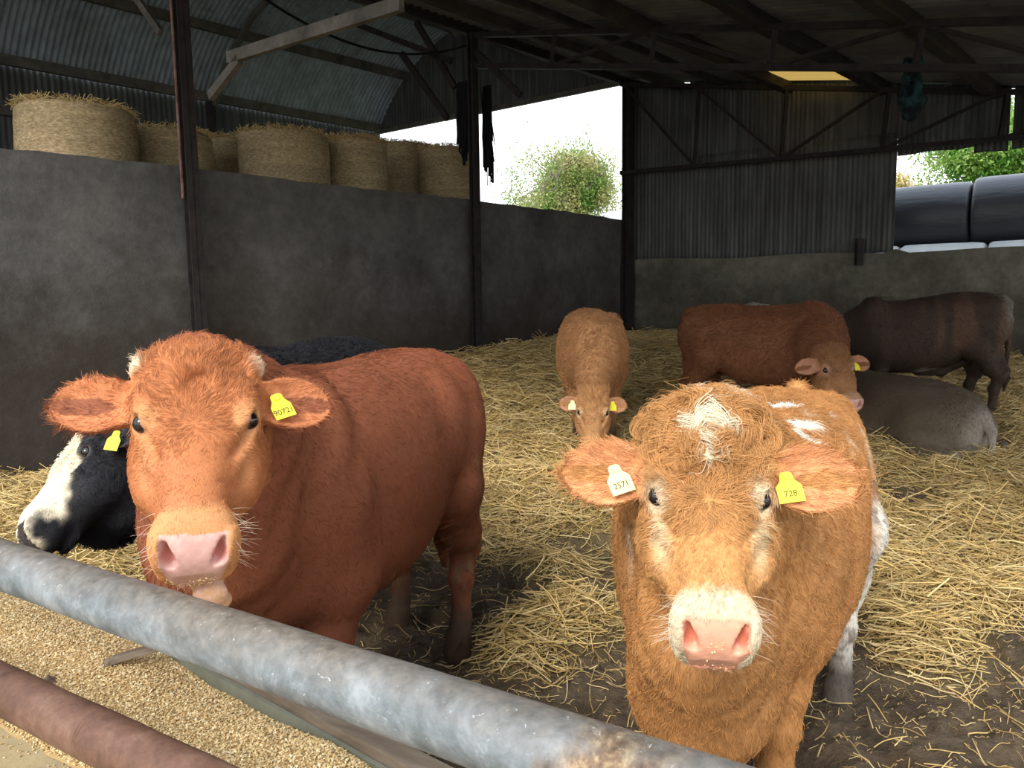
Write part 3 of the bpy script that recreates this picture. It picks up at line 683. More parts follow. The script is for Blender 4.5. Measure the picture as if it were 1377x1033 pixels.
def VF(u): return np.interp(u, [-1.4, .35, .9, 1.3, 3.2], [.07, .278, .352, .392, .40])
def build_barrier():
    rng = np.random.default_rng(31); rz = math.atan2(BU[1], BU[0]); UL, UR = 3.2, -1.4
    t = empty('feed_rail', BO+np.array([0, 0, 1.0]), rz); tag(t, 'thick galvanised feed rail running across the front of the pen', 'rail')
    def pipe(name, r, mat, par, z0, v0, dent):
        n = 240; k = 40; u = np.linspace(UR, UL, n); a = np.linspace(0, 2*np.pi, k, endpoint=False); U_, A_ = np.meshgrid(u, a, indexing='ij')
        rr = r+dent*fbm(np.stack([U_.ravel()*7, np.cos(A_.ravel()), np.sin(A_.ravel())], 1)*1.2, 3)
        V = np.stack([U_.ravel(), v0+rr*np.cos(A_.ravel()), z0+rr*np.sin(A_.ravel())], 1); idx = np.arange(n*k).reshape(n, k)
        Fq = np.stack([idx[:-1], idx[1:], np.roll(idx[1:], -1, 1), np.roll(idx[:-1], -1, 1)], -1).reshape(-1, 4)
        return link_mesh(name, np_mesh(name, V, Fq), mat, par)
    pipe('pipe', .0455, MT['galv'], t, 0, 0, .0012)
    for u in (UL-.1, UR+.1):
        mb = MB(); mb.tube([(u, 0, -1.05), (u, 0, -.03)], .035, 16); mb.build('post', MT['galv'], t, True)
    t2 = empty('neck_rail', BO-BV*.068+np.array([0, 0, .82]), rz+.012); tag(t2, 'rusty brown pipe rail in front of the feed, at the lower left', 'rail')
    pipe('pipe', .0395, MT['rustpipe'], t2, 0, 0, .0012)
    for u in (.72, .985):
        mb = MB(); mb.tube([(u-.003, 0, 0), (u+.003, 0, 0)], .0403, 30); mb.build('weld_seam', MT['rustpipe'], t2, True)
    for u in (UL-.1, UR+.1):
        mb = MB(); mb.tube([(u, 0, -.2), (u, 0, -.03)], .03, 16); mb.build('post', MT['rustpipe'], t2, True)
    # trough: concrete ledge in front, floor, far board
    ax = (BU, BV, (0, 0, 1))
    t3 = empty('feed_trough', BO, rz); tag(t3, 'long concrete feed trough with a worn board along the cattle side', 'trough')
    A = ((1, 0, 0), (0, 1, 0), (0, 0, 1))
    mb = MB(); mb.box((UR, -.62, 0), (UL, .045, .60)); mb.build('front_ledge', MT['ledge'], t3, bevel=.01)
    mb = MB(); pass; us_ = np.linspace(UR, UL, 12)
    for a_, b_ in zip(us_[:-1], us_[1:]): mb.add([(a_, .045, 0), (b_, .045, 0), (b_, VF(b_), 0), (a_, VF(a_), 0), (a_, .045, .5), (b_, .045, .5), (b_, VF(b_), .5), (a_, VF(a_), .5)], [(3, 2, 1, 0), (4, 5, 6, 7), (0, 1, 5, 4), (1, 2, 6, 5), (2, 3, 7, 6), (3, 0, 4, 7)]); mb.build('trough_floor', MT['ledge'], t3)
    us = np.linspace(UR, UL, 60)
    def strip(o0, z0, o1, z1, name, mat, wob=0):
        V = []; 
        for i, q in enumerate(us):
            v_ = VF(q)+(rng.normal()*wob); V += [(q, v_+o0, z0), (q, v_+o1, z0), (q, v_+o1, z1+rng.normal()*wob), (q, v_+o0, z1+rng.normal()*wob)]
        Fs = [(0, 1, 2, 3), tuple(4*59+k for k in (3, 2, 1, 0))]
        for i in range(59):
            for k in range(4): Fs.append((4*i+k, 4*i+4+k, 4*i+4+(k+1) % 4, 4*i+(k+1) % 4))
        mb = MB(); mb.add(V, Fs); return mb.build(name, mat, t3)
    strip(0, .1, .010, .640, 'far_lining', MT['lining'])
    strip(.011, .30, .060, .664, 'far_board', MT['board'], .001)
    for o in t3.children:                                          # the trough's own axis points towards the cattle
        o.data.transform(Matrix.Diagonal((1, -1, 1, 1))); o.data.flip_normals()
    # cross bar that dips into the feed
    a = P(207, 871, z=.685); b = P(150, 888, z=.655); c = P(62, 916, z=.645)
    t4 = empty('cross_bar', (a+b)/2); tag(t4, 'short rusty flat bar sticking out of the feed under the galvanised rail', 'bar'); d = (a+b)/2
    e_ = (b+c)/2; e_[2] = .60; mb = MB(); mb.bar(a-d+(a-b)*.25, b-d, .026, .016, seg=4, wob=.0006); mb.bar(b-d, e_-d, .026, .014); mb.bar(e_-d, c-d+np.array([0, 0, .004]), .026, .014); mb.build('flat_bar', MT['board'], t4, bevel=.002)
    # feed
    def fz(u, v): 
        p = np.stack([u, v, 0*u], 1); return .594+.040*sstep(.8, 1.5, u)*sstep(.10, .3, v)+.038*np.exp(-((v-.17)/.13)**2)+.018*fbm(p*5, 3)+.022*np.exp(-(((u-.62)/.25)**2+((v-.27)/.08)**2))
    nu, nv = 500, 60; u, v = np.meshgrid(np.linspace(UR, UL, nu), np.linspace(.03, .356, nv), indexing='ij'); u, v = u.ravel(), v.ravel(); v = .03+(v-.03)/.326*(VF(u)-.028)
    z = fz(u, v); V = np.array([bp(a_, b_, c_) for a_, b_, c_ in zip(u, v, z)]); idx = np.arange(nu*nv).reshape(nu, nv)
    Fq = np.stack([idx[:-1, :-1], idx[1:, :-1], idx[1:, 1:], idx[:-1, 1:]], -1).reshape(-1, 4)
    if BU[0]*BV[1]-BU[1]*BV[0] < 0: Fq = Fq[:, ::-1]
    n = 62000; uu = rng.uniform(-.45, 2.3, n); vv = .035+(VF(uu)-.04)*rng.random(n); c = BO[None]+BU[None]*uu[:, None]+BV[None]*vv[:, None]; c[:, 2] = fz(uu, vv)+rng.uniform(0, .004, n)
    s = np.array([[1, 0, 0], [-1, 0, 0], [0, 1, 0], [0, -1, 0], [0, 0, 1], [0, 0, -1]], float)*np.array([.0040, .0026, .0012]); T8 = np.array([[0, 2, 4], [2, 1, 4], [1, 3, 4], [3, 0, 4], [2, 0, 5], [1, 2, 5], [3, 1, 5], [0, 3, 5]])
    Rm = rng.normal(size=(n, 3, 3)); Rm[:, :, 2] = Rm[:, :, 2]*.5+np.array([0, 0, 1.0]); Rm = np.linalg.qr(Rm[:, :, ::-1])[0][:, :, ::-1]
    sc = rng.uniform(.6, 1.25, (n, 1, 1)); KV = np.einsum('kj,nij->nki', s, Rm)*sc+c[:, None]
    Vk = KV.reshape(-1, 3); Fk = (T8[None]+(np.arange(n)*6)[:, None, None]).reshape(-1, 3)
    Vb = V; Fb = np.concatenate([Fq[:, [0, 1, 2]], Fq[:, [0, 2, 3]]])
    cols = np.array([(.68, .50, .25), (.56, .37, .16), (.82, .68, .42), (.38, .24, .10), (.64, .46, .23)]); kc = cols[rng.choice(5, n, p=[.35, .25, .2, .08, .12])]*rng.uniform(.8, 1.1, (n, 1))
    me = np_mesh('grain_feed', np.concatenate([Vb, Vk]), np.concatenate([Fb, Fk+len(Vb)]), False)
    set_col(me, np.clip(np.concatenate([np.tile((.42, .29, .13), (len(Vb), 1)), np.repeat(kc, 6, axis=0)]), 0, 1))
    o = link_mesh('grain_feed', me, MT['grain']); tag(o, 'pale golden rolled grain filling the feed trough', 'feed', kind='stuff')
    n = 700; uu = rng.uniform(-.2, 2.0, n); vv = np.where(rng.random(n) < .6, .045-np.abs(rng.normal(size=n))*.03, rng.uniform(-.5, .03, n)); c2 = BO[None]+BU[None]*uu[:, None]+BV[None]*vv[:, None]; c2[:, 2] = .602
    KV = (np.einsum('kj,nij->nki', s, Rm[:n])*sc[:n]+c2[:, None]).reshape(-1, 3)
    me = np_mesh('grain_crumbs', KV, (T8[None]+(np.arange(n)*6)[:, None, None]).reshape(-1, 3), False); set_col(me, np.repeat(kc[:n], 6, axis=0))
    tag(link_mesh('grain_crumbs', me, MT['grain']), 'loose grain crumbs scattered on the concrete ledge under the rusty rail', 'feed', kind='stuff')
if 'barrier' in BUILD: build_barrier()
# ---------------------------------------------------------------- cattle: implicit surfaces meshed as one continuous skin
class Field:
    def __init__(s, xs, ys, zs):
        s.x, s.y, s.z = [np.asarray(a, np.float32) for a in (xs, ys, zs)]
        s.F = np.full((len(s.x), len(s.y), len(s.z)), 0.5, np.float32)
    def region(s, lo, hi, Mx, pad):
        """index slices of the box lo..hi (local frame Mx: 4x4 local->grid) and the local coordinates there"""
        c = np.array([(x, y, z, 1) for x in (lo[0], hi[0]) for y in (lo[1], hi[1]) for z in (lo[2], hi[2])])
        g = (np.asarray(Mx) @ c.T).T[:, :3]; a = g.min(0)-pad; b = g.max(0)+pad
        sl = []
        for ax, lo_, hi_ in ((s.x, a[0], b[0]), (s.y, a[1], b[1]), (s.z, a[2], b[2])):
            i0, i1 = np.searchsorted(ax, lo_), np.searchsorted(ax, hi_)
            if i1 <= i0: return None, None
            sl.append(slice(i0, i1))
        X, Y, Z = np.meshgrid(s.x[sl[0]], s.y[sl[1]], s.z[sl[2]], indexing='ij')
        I = np.linalg.inv(np.asarray(Mx)).astype(np.float32)
        L = [I[k, 0]*X+I[k, 1]*Y+I[k, 2]*Z+I[k, 3] for k in range(3)]
        return tuple(sl), L
    def union(s, fn, lo, hi, Mx, k=.04):
        sl, L = s.region(lo, hi, Mx, k+.03)
        if sl is None: return
        d = fn(*L); F = s.F[sl]
        h = np.maximum(k-np.abs(F-d), 0)/k
        s.F[sl] = np.minimum(F, d)-h*h*k*.25
    def cut(s, fn, lo, hi, Mx, k=.01):
        sl, L = s.region(lo, hi, Mx, k+.01)
        if sl is None: return
        d = -fn(*L); F = s.F[sl]
        h = np.maximum(k-np.abs(F-d), 0)/k
        s.F[sl] = np.maximum(F, d)+h*h*k*.25
    def add(s, fn, lo, hi, Mx):
        sl, L = s.region(lo, hi, Mx, 0.0)
        if sl is not None: s.F[sl] += fn(*L)

def loft(keys, n=2.3, mid=.5):
    """keys: x, top z, bottom z, half width; mid: where between bottom and top it is widest"""
    T = crom(keys)
    def fn(X, Y, Z):
        xc = np.clip(X, T[0][0], T[0][-1]); f = (xc-T[0][0])/(T[0][-1]-T[0][0])*(len(T[0])-1)
        i = np.minimum(f.astype(np.int32), len(T[0])-2); u = f-i
        zt, zb, w_ = [T[k][i]*(1-u)+T[k][i+1]*u for k in (1, 2, 3)]
        zm = zb+(zt-zb)*mid; h = np.where(Z > zm, zt-zm, zm-zb); h = np.maximum(h, 1e-3); w_ = np.maximum(w_, 1e-3)
        r = (np.abs(Y/w_)**n+np.abs((Z-zm)/h)**n)**(1/n)
        return np.maximum((r-1)*np.minimum(h, w_), np.maximum(T[0][0]-X, X-T[0][-1]))
    lo = (T[0][0], -T[3].max(), T[2].min()); hi = (T[0][-1], T[3].max(), T[1].max())
    return fn, lo, hi

def ell(r):
    r = np.array(r, float)
    def fn(X, Y, Z):
        a = np.sqrt((X/r[0])**2+(Y/r[1])**2+(Z/r[2])**2); b = np.sqrt((X/r[0]**2)**2+(Y/r[1]**2)**2+(Z/r[2]**2)**2)
        return a*(a-1)/np.maximum(b, 1e-6)
    return fn, -r, r

def xf(c, ex=(1, 0, 0), ez=(0, 0, 1)):
    ex = np.array(ex, float); ex /= np.linalg.norm(ex); ez = np.array(ez, float); ez = ez-ex*(ez@ex); ez /= np.linalg.norm(ez)
    m = np.eye(4); m[:3, 0] = ex; m[:3, 1] = np.cross(ez, ex); m[:3, 2] = ez; m[:3, 3] = c; return m

def limb(F, pts, rs, k=.04, Mx=None, sq=1.0, sqa=(0, 1, 0)):
    """chain of tapered capsules; sq flattens it along sqa"""
    Mx = np.eye(4) if Mx is None else Mx
    sqa = np.array(sqa, np.float32)
    for i in range(len(pts)-1):
        a = np.array(pts[i], np.float32); b = np.array(pts[i+1], np.float32); ra, rb = rs[i], rs[i+1]; ab = b-a; L2 = float(ab@ab)
        def fn(X, Y, Z):
            px, py, pz = X-a[0], Y-a[1], Z-a[2]
            t = np.clip((px*ab[0]+py*ab[1]+pz*ab[2])/L2, 0, 1)
            qx, qy, qz = px-ab[0]*t, py-ab[1]*t, pz-ab[2]*t
            if sq != 1.0:
                s_ = (qx*sqa[0]+qy*sqa[1]+qz*sqa[2])*(1/sq-1); qx, qy, qz = qx+s_*sqa[0], qy+s_*sqa[1], qz+s_*sqa[2]
            ts = t*t*(3-2*t)
            return np.sqrt(qx*qx+qy*qy+qz*qz)-(ra+(rb-ra)*(.5*t+.5*ts))
        r = max(ra, rb); F.union(fn, np.minimum(a, b)-r, np.maximum(a, b)+r, Mx, k)

def surface_nets(Fd):
    F = Fd.F; ins = F < 0
    nx, ny, nz = F.shape
    c = np.zeros((nx-1, ny-1, nz-1), np.uint8)
    for dx in (0, 1):
        for dy in (0, 1):
            for dz in (0, 1): c += ins[dx:nx-1+dx, dy:ny-1+dy, dz:nz-1+dz]
    act = (c > 0) & (c < 8); I = np.argwhere(act); N = len(I)
    vid = np.full(act.shape, -1, np.int32); vid[act] = np.arange(N)
    i, j, k = I.T
    off = [(a, b, d) for a in (0, 1) for b in (0, 1) for d in (0, 1)]
    val = {o: F[i+o[0], j+o[1], k+o[2]] for o in off}
    acc = np.zeros((N, 3)); cnt = np.zeros(N)
    for a in off:
        for ax in range(3):
            if a[ax]: continue
            b = list(a); b[ax] = 1; b = tuple(b); fa, fb = val[a], val[b]; m = (fa < 0) != (fb < 0)
            t = np.where(m, fa/np.where(m, fa-fb, 1), 0)
            p = np.tile(np.array(a, float), (N, 1)); p[:, ax] = t; acc[m] += p[m]; cnt[m] += 1
    p = acc/cnt[:, None]
    V = np.stack([g[q]+(g[q+1]-g[q])*p[:, n] for n, (g, q) in enumerate(((Fd.x, i), (Fd.y, j), (Fd.z, k)))], 1)
    quads = []
    for ax in range(3):
        s0 = [slice(None)]*3; s1 = [slice(None)]*3; s0[ax] = slice(0, -1); s1[ax] = slice(1, None)
        A = ins[tuple(s0)]; B = ins[tuple(s1)]; E_ = np.argwhere(A != B)
        o1, o2 = [(1, 2), (2, 0), (0, 1)][ax]
        ok = (E_[:, o1] > 0) & (E_[:, o2] > 0) & (E_[:, o1] < F.shape[o1]-1) & (E_[:, o2] < F.shape[o2]-1); E_ = E_[ok]
        sgn = A[tuple(E_.T)]
        def cell(d1, d2):
            q = E_.copy(); q[:, o1] += d1; q[:, o2] += d2; return vid[tuple(q.T)]
        Q = np.stack([cell(-1, -1), cell(0, -1), cell(0, 0), cell(-1, 0)], 1)
        Q[~sgn] = Q[~sgn][:, ::-1]; quads.append(Q)
    return V, np.concatenate(quads)

def axis_pts(lo, hi, fl, fh, hc, hf):
    """coordinates with step hc outside [fl, fh] and hf inside"""
    out = [lo]; x = lo
    while x < hi:
        d = max(fl-x, x-fh, 0); x += min(hc, hf+d*.22); out.append(x)
    return np.array(out)

# --- the head, in its own frame: x from poll to muzzle, y to the animal's left, z out of the forehead
def head_sdf(F, H, S):
    hs = S.get('head_w', 1.0)
    def U(l, k=.03, M_=None): F.union(l[0], l[1], l[2], H @ (np.eye(4) if M_ is None else M_), k)
    # cranium and forehead
    U(loft([(-.06, -.05, -.18, .04), (-.03, -.012, -.22, .108), (.02, .004, -.235, .121*hs), (.09, .004, -.235, .120*hs), (.16, -.002, -.235, .113*hs), (.22, -.006, -.22, .09), (.27, -.02, -.18, .05)], 2.7, .68), .02)
    # bridge of the nose
    U(loft([(.14, -.02, -.10, .05), (.20, .002, -.13, .084), (.28, .004, -.14, .075), (.36, .002, -.14, .066), (.43, -.004, -.13, .062), (.47, -.03, -.10, .05)], 2.5, .55), .03)
    # jaw and cheeks
    U(loft([(.0, -.08, -.24, .05), (.05, -.06, -.275, .10), (.12, -.05, -.29, .120*hs), (.20, -.05, -.285, .124*hs), (.27, -.05, -.26, .118*hs), (.33, -.055, -.22, .104*hs), (.39, -.065, -.185, .074), (.44, -.08, -.165, .05)], 2.5, .55), .035)
    # muzzle: a wide squared roll that slopes from the nose down to the lip
    U(loft([(.385, -.018, -.13, .052), (.415, .000, -.150, .078), (.445, .002, -.158, .088), (.475, -.012, -.158, .088), (.500, -.036, -.154, .080), (.515, -.060, -.148, .066), (.524, -.085, -.138, .045)], 3.0, .5), .02)
    # lower jaw and chin
    jd = S.get('jaw', 0.0)
    MJ = xf((.30, 0, -.148), (math.cos(jd), 0, -math.sin(jd)), (math.sin(jd), 0, math.cos(jd)))
    U(loft([(.00, .03, -.06, .055), (.08, .0, -.05, .05), (.13, -.008, -.048, .052), (.165, -.012, -.045, .050), (.185, -.02, -.04, .034)], 2.4, .5), .018, MJ)
    for sy in (-1, 1):
        # brow, cheekbone, eye mound
        U(ell((.055, .026, .024)), .03, xf((.135, sy*.094*hs, -.020), (1, sy*.05, -.05)))
        U(ell((.075, .022, .020)), .03, xf((.235, sy*.086, -.048), (1, -sy*.28, .0)))
        U(ell((.090, .034, .070)), .04, xf((.225, sy*.092*hs, -.135)))
        U(ell((.036, .026, .032)), .02, xf(EYEP(sy, hs), (1, 0, 0)))
        # nostril wing
        U(ell((.042, .016, .030)), .014, xf((.482, sy*.068, -.052), (.64, -sy*.2, -.77)))
        # groove running forward from the eye corner
        F.cut(ell((.050, .010, .014))[0], -np.array((.05, .012, .016)), np.array((.05, .012, .016)), H @ xf((.232, sy*.088*hs, -.030), (1, -sy*.5, .08)), .02)
    # poll bump
    U(ell((.042, .092*hs, .045)), .035, xf((-.002, 0, -.032)))
    if S.get('scur'):
        for sy in (-1, 1): U(ell((.03, .022, .03)), .02, xf((.03, sy*.108*hs, -.025)))
    # dish between the eyes
    F.cut(ell((.05, .03, .012))[0], (-.05, -.03, -.012), (.05, .03, .012), H @ xf((.13, 0, .012)), .03)
    for sy in (-1, 1):
        # eye opening
        c = np.array(EYEP(sy, hs)); n_ = eye_dir(sy)
        F.cut(ell((.0200, .0125, .024))[0], (-.026, -.02, -.026), (.026, .02, .026), H @ xf(c+n_*.030, (1, 0, -.1), n_), .005)
        # nostrils: comma shaped, wide below the wing
        F.cut(ell((.034, .0095, .026))[0], (-.036, -.012, -.02), (.036, .012, .02), H @ xf((.497, sy*.050, -.042), (.58, -sy*.38, -.78), (.8, sy*.35, .55)), .007)
        F.cut(ell((.020, .012, .016))[0], (-.022, -.016, -.02), (.022, .016, .02), H @ xf((.500, sy*.050, -.052), (.58, -sy*.30, -.78), (.8, sy*.35, .55)), .008)
        # ears
        E = ear_frame(S, sy)
        L = S['ear_len']; W = S['ear_w']; cup = S.get('cup', 1.0)
        prof = crom([(-.03, .018), (0.0, .030), (L*.22, W*.42), (L*.5, W*.54), (L*.75, W*.45), (L*.93, W*.22), (L, .004)])
        def ear(X, Y, Z):
            xc = np.clip(X, -.03, L); wd = np.interp(xc, prof[0], prof[1]).astype(np.float32)
            q = np.clip(Y/np.maximum(wd, .004), -1.6, 1.6)
            zc = (q*q*wd*.62*cup*(1-.55*np.clip(X/L, 0, 1)) - .015)
            a = np.abs(Z-zc)/np.sqrt(1+(1.2*q*cup)**2)-.0055-.008*np.clip(1-X/(L*.5), 0, 1)
            b = (np.abs(Y)-wd)+np.abs(X-xc)*1.2
            m = np.maximum(a, b); return np.where((a > 0) & (b > 0), np.sqrt(a*a+b*b), m)-.0015
        F.union(ear, (-.04, -W*.6, -.03), (L+.01, W*.6, W*.5), H @ E, .018)
        U(ell((.035, .034, .034)), .03, xf(E[:3, 3]))

def EYEP(sy, hs): return (.175, sy*.0935*hs, -.043)
def eye_dir(sy):
    d = np.array([.16, sy*.66, .74]); return d/np.linalg.norm(d)
def ear_frame(S, sy):
    e = S['ears'][0 if sy > 0 else 1]                              # outward direction and opening normal, head frame
    return xf((S.get('ear_x', .095), sy*.100*S.get('head_w', 1.0), -.068), e[0], e[1])

DEF_TRUNK = [(-.80, 1.08, .92, .05), (-.76, 1.20, .82, .15), (-.66, 1.275, .76, .225), (-.52, 1.30, .72, .26), (-.30, 1.30, .60, .285), (-.05, 1.285, .52, .315),
             (.20, 1.285, .49, .325), (.42, 1.30, .50, .30), (.58, 1.31, .54, .265), (.72, 1.25, .60, .21), (.84, 1.12, .72, .12), (.88, 1.0, .84, .04)]

def bull(name, S):
    """S: root, heading (degrees), head (poll, nose, face normal in world), colour functions ..."""
    rz = math.radians(S['heading']); root = empty(name, S['root'], rz)
    sc = S.get('scale', 1.0); Rz = np.array([[math.cos(rz), -math.sin(rz), 0], [math.sin(rz), math.cos(rz), 0], [0, 0, 1]])
    loc = lambda q: (Rz.T @ (np.array(q, float)-np.array(S['root'], float)))
    S['_loc'] = loc; poll, nose = loc(S['poll']), loc(S['nose']); fn_ = Rz.T @ np.array(S['face'], float)
    H = xf(poll, nose-poll, fn_); hl = np.linalg.norm(nose-poll)/.51; H[:3, :3] *= hl
    hf, hc = S['res']
    cor = np.array([H @ np.array([a, b, c, 1]) for a in (-.06, .53) for b in (-.26, .26) for c in (-.3, .05)])[:, :3]
    flo, fhi = cor.min(0), cor.max(0)
    lo = np.minimum(flo, np.array([-.95, -.42, -.05])*sc)-.03; hi = np.maximum(fhi, np.array([.95, .42, 1.42])*sc)+.03
    if S.get('lying'): lo = np.minimum(lo, (-1.0, -.70, -.25)); hi = np.maximum(hi, (.95, .70, .8))
    F = Field(*[axis_pts(lo[i], hi[i], flo[i], fhi[i], hc, hf) for i in range(3)])
    I4 = np.diag([sc, sc, sc, 1.0])
    if S.get('body_fn'): S['body_fn'](F, I4, sc)
    else:
        l = loft(S.get('trunk', DEF_TRUNK), 2.35, .46); F.union(l[0], l[1], l[2], I4, .05)
    legs = S.get('legs')
    for sy in (-1, 1):
        if S.get('lying'): break
        hy = 1+S.get('hy', 0)/.18; dh = S.get('hind', {1: 0, -1: 0})[sy]; df = S.get('fore', {1: 0, -1: 0})[sy]
        for c, r in (((-.60, sy*.14, .98), (.21, .145, .27)), ((-.36, sy*.17, .98), (.20, .14, .22)), ((.50, sy*.16, .95), (.16, .13, .32)), ((.40, sy*.15, .72), (.15, .13, .16)),
                     ((.02, sy*.11, .82), (.42, .20, .30))):
            e = ell(r); F.union(e[0], e[1], e[2], I4 @ xf(c), .06)
        limb(F, [(-.52, sy*.15, .95), (-.46, sy*hy*.19, .74), (-.60+dh*.5, sy*hy*.185, .52), (-.67+dh, sy*hy*.18, .44), (-.62+dh, sy*hy*.18, .30), (-.615+dh, sy*hy*.18, .12)],
             [.17, .135, .082, .062, .045, .042], .05, I4)
        limb(F, [(-.60, sy*.14, .80), (-.72+dh*.8, sy*hy*.175, .50), (-.69+dh, sy*hy*.18, .44)], [.10, .035, .045], .04, I4)
        limb(F, [(-.615+dh, sy*hy*.18, .12), (-.58+dh, sy*hy*.18, .05), (-.56+dh, sy*hy*.18, -.02)], [.046, .052, .062], .02, I4)
        limb(F, [(.46, sy*.16, .90), (.40, sy*.18, .68), (.44+df*.5, sy*.165, .50), (.46+df, sy*.16, .38), (.46+df, sy*.16, .26), (.46+df, sy*.16, .12)],
             [.16, .115, .072, .058, .042, .044], .05, I4)
        limb(F, [(.46+df, sy*.16, .12), (.49+df, sy*.16, .05), (.51+df, sy*.16, -.02)], [.046, .052, .062], .02, I4)
    # neck from the shoulders to the back of the head
    nb = (H @ np.array([.045, 0, -.13, 1]))[:3]; nb2 = (H @ np.array([.09, 0, -.20, 1]))[:3]
    sh = np.array(S.get('neck0', (.55, 0, 1.00)))*sc; mid = sh*.5+nb*.5+np.array(S.get('neck_mid', (0, 0, .02)))
    q = np.cross(nb-sh, (0, 0, 1)); q /= np.linalg.norm(q)
    nr = S.get('neck_r', (.27, .20, .135))
    limb(F, [sh, mid, nb], [nr[0]*sc, nr[1]*sc, nr[2]*sc], .07, None, .80, q)
    ch = np.array(S.get('brisket', (.66, 0, .70)))*sc
    br = S.get('dewlap', (.17, .13, .085, .62)); limb(F, [ch, ch*.5+nb2*.5+np.array((0, 0, -.08)), nb2], [br[0]*sc, br[1]*sc, br[2]*sc], .07, None, br[3], q)
    # tail
    if not S.get('no_tail'):
        tl = S.get('tail', [(-.74, 0, 1.24), (-.80, 0, 1.18), (-.825, 0, 1.0), (-.815, .01, .75), (-.80, .02, .52)])
        limb(F, tl, [.045, .038, .030, .025, .022], .03, I4); limb(F, [tl[-1], np.array(tl[-1])+(0.005, 0, -.12), np.array(tl[-1])+(.0, 0, -.24)], [.022, .045, .02], .02, I4)
    if S.get('extra'): S['extra'](F, I4, H)
    head_sdf(F, H, S)
    # soft folds of skin on the neck and a faint unevenness everywhere
    nlo, nhi = np.minimum(sh, nb)-.35, np.maximum(sh, nb)+.30; ax = (nb-sh)/np.linalg.norm(nb-sh); fa = S.get('folds', .006)
    Ln = float(np.linalg.norm(nb-sh))
    def folds(X, Y, Z):
        t = ((X-sh[0])*ax[0]+(Y-sh[1])*ax[1]+(Z-sh[2])*ax[2])/Ln
        wob = np.sin(Z*9+Y*5)*1.1+np.sin(Z*4.3+1)*.8
        a = np.sin(t*30+wob)*.7+np.sin(t*17+wob*1.4+2)*.5
        return (fa*np.clip(1-np.abs(t-.42)*1.8, 0, 1)*a).astype(np.float32)
    F.add(folds, nlo, nhi, np.eye(4))
    V, Q = surface_nets(F)
    me = np_mesh('body', V, Q, True)
    body = link_mesh('body', me, MT['hide'], root)
    V = np.empty(len(me.vertices)*3, np.float32); me.vertices.foreach_get('co', V); V = V.reshape(-1, 3)
    N = np.empty(len(V)*3, np.float32); me.vertices.foreach_get('normal', N); N = N.reshape(-1, 3)
    Hi = np.linalg.inv(H)
    def frames(p):
        h = (np.c_[p, np.ones(len(p))] @ Hi.T)[:, :3]; return p/sc, h
    def region(p):
        b, h = frames(p); hs = S.get('head_w', 1.0)
        inhead = (h[:, 0] > -.02) & (h[:, 0] < .56) & (np.abs(h[:, 1]) < .165) & (h[:, 2] > -.32) & (h[:, 2] < .06)
        ear = np.zeros(len(p)); ex = np.zeros((len(p), 3)); einside = np.zeros(len(p))
        for k, sy in ((0, 1), (1, -1)):
            Ef = ear_frame(S, sy); Ei = np.linalg.inv(Ef); e = (np.c_[h, np.ones(len(h))] @ Ei.T)[:, :3]
            m = (e[:, 0] > .01) & (e[:, 0] < S['ear_len']+.03) & (np.abs(e[:, 1]) < S['ear_w']*.7) & (e[:, 2] > -.05) & (e[:, 2] < .10) & (np.abs(h[:, 1]) > .108*hs)
            ear[m] = sy; ex[m] = e[m]
        return b, h, inhead, ear, ex
    S['_region'] = region
    rgb, wet = S['color'](V, N, region, H)
    set_col(me, rgb); set_float(me, wet, 'Wet')
    # eyes
    for sy in (1, -1):
        c = (H @ np.array([*(np.array(EYEP(sy, S.get('head_w', 1)))+eye_dir(sy)*.0105), 1]))[:3]
        mb = MB(); n = 16
        Vs = [(0, 0, 1)] + [(math.sin(a)*math.cos(b), math.sin(a)*math.sin(b), math.cos(a)) for a in np.linspace(0, math.pi, n)[1:-1] for b in np.linspace(0, 2*math.pi, 2*n, endpoint=False)] + [(0, 0, -1)]
        m2 = 2*n; Fs = [(0, 1+k, 1+(k+1) % m2) for k in range(m2)]
        for r in range(n-3):
            for k in range(m2): Fs.append((1+r*m2+k, 1+(r+1)*m2+k, 1+(r+1)*m2+(k+1) % m2, 1+r*m2+(k+1) % m2))
        last = 1+(n-2)*m2; Fs += [(last, last-m2+(k+1) % m2, last-m2+k) for k in range(m2)]
        mb.add(np.array(Vs)*.0215*hl+c, Fs); mb.build('eye', MT['eye'], root, True)
    # ear tags
    for tg in S.get('tags', []): ear_tag(root, H, S, hl, **tg)
    if 'fur' in BUILD and S.get('fur'): fur(root, me, V, N, S, H, region, rgb)
    return root, body, H, region

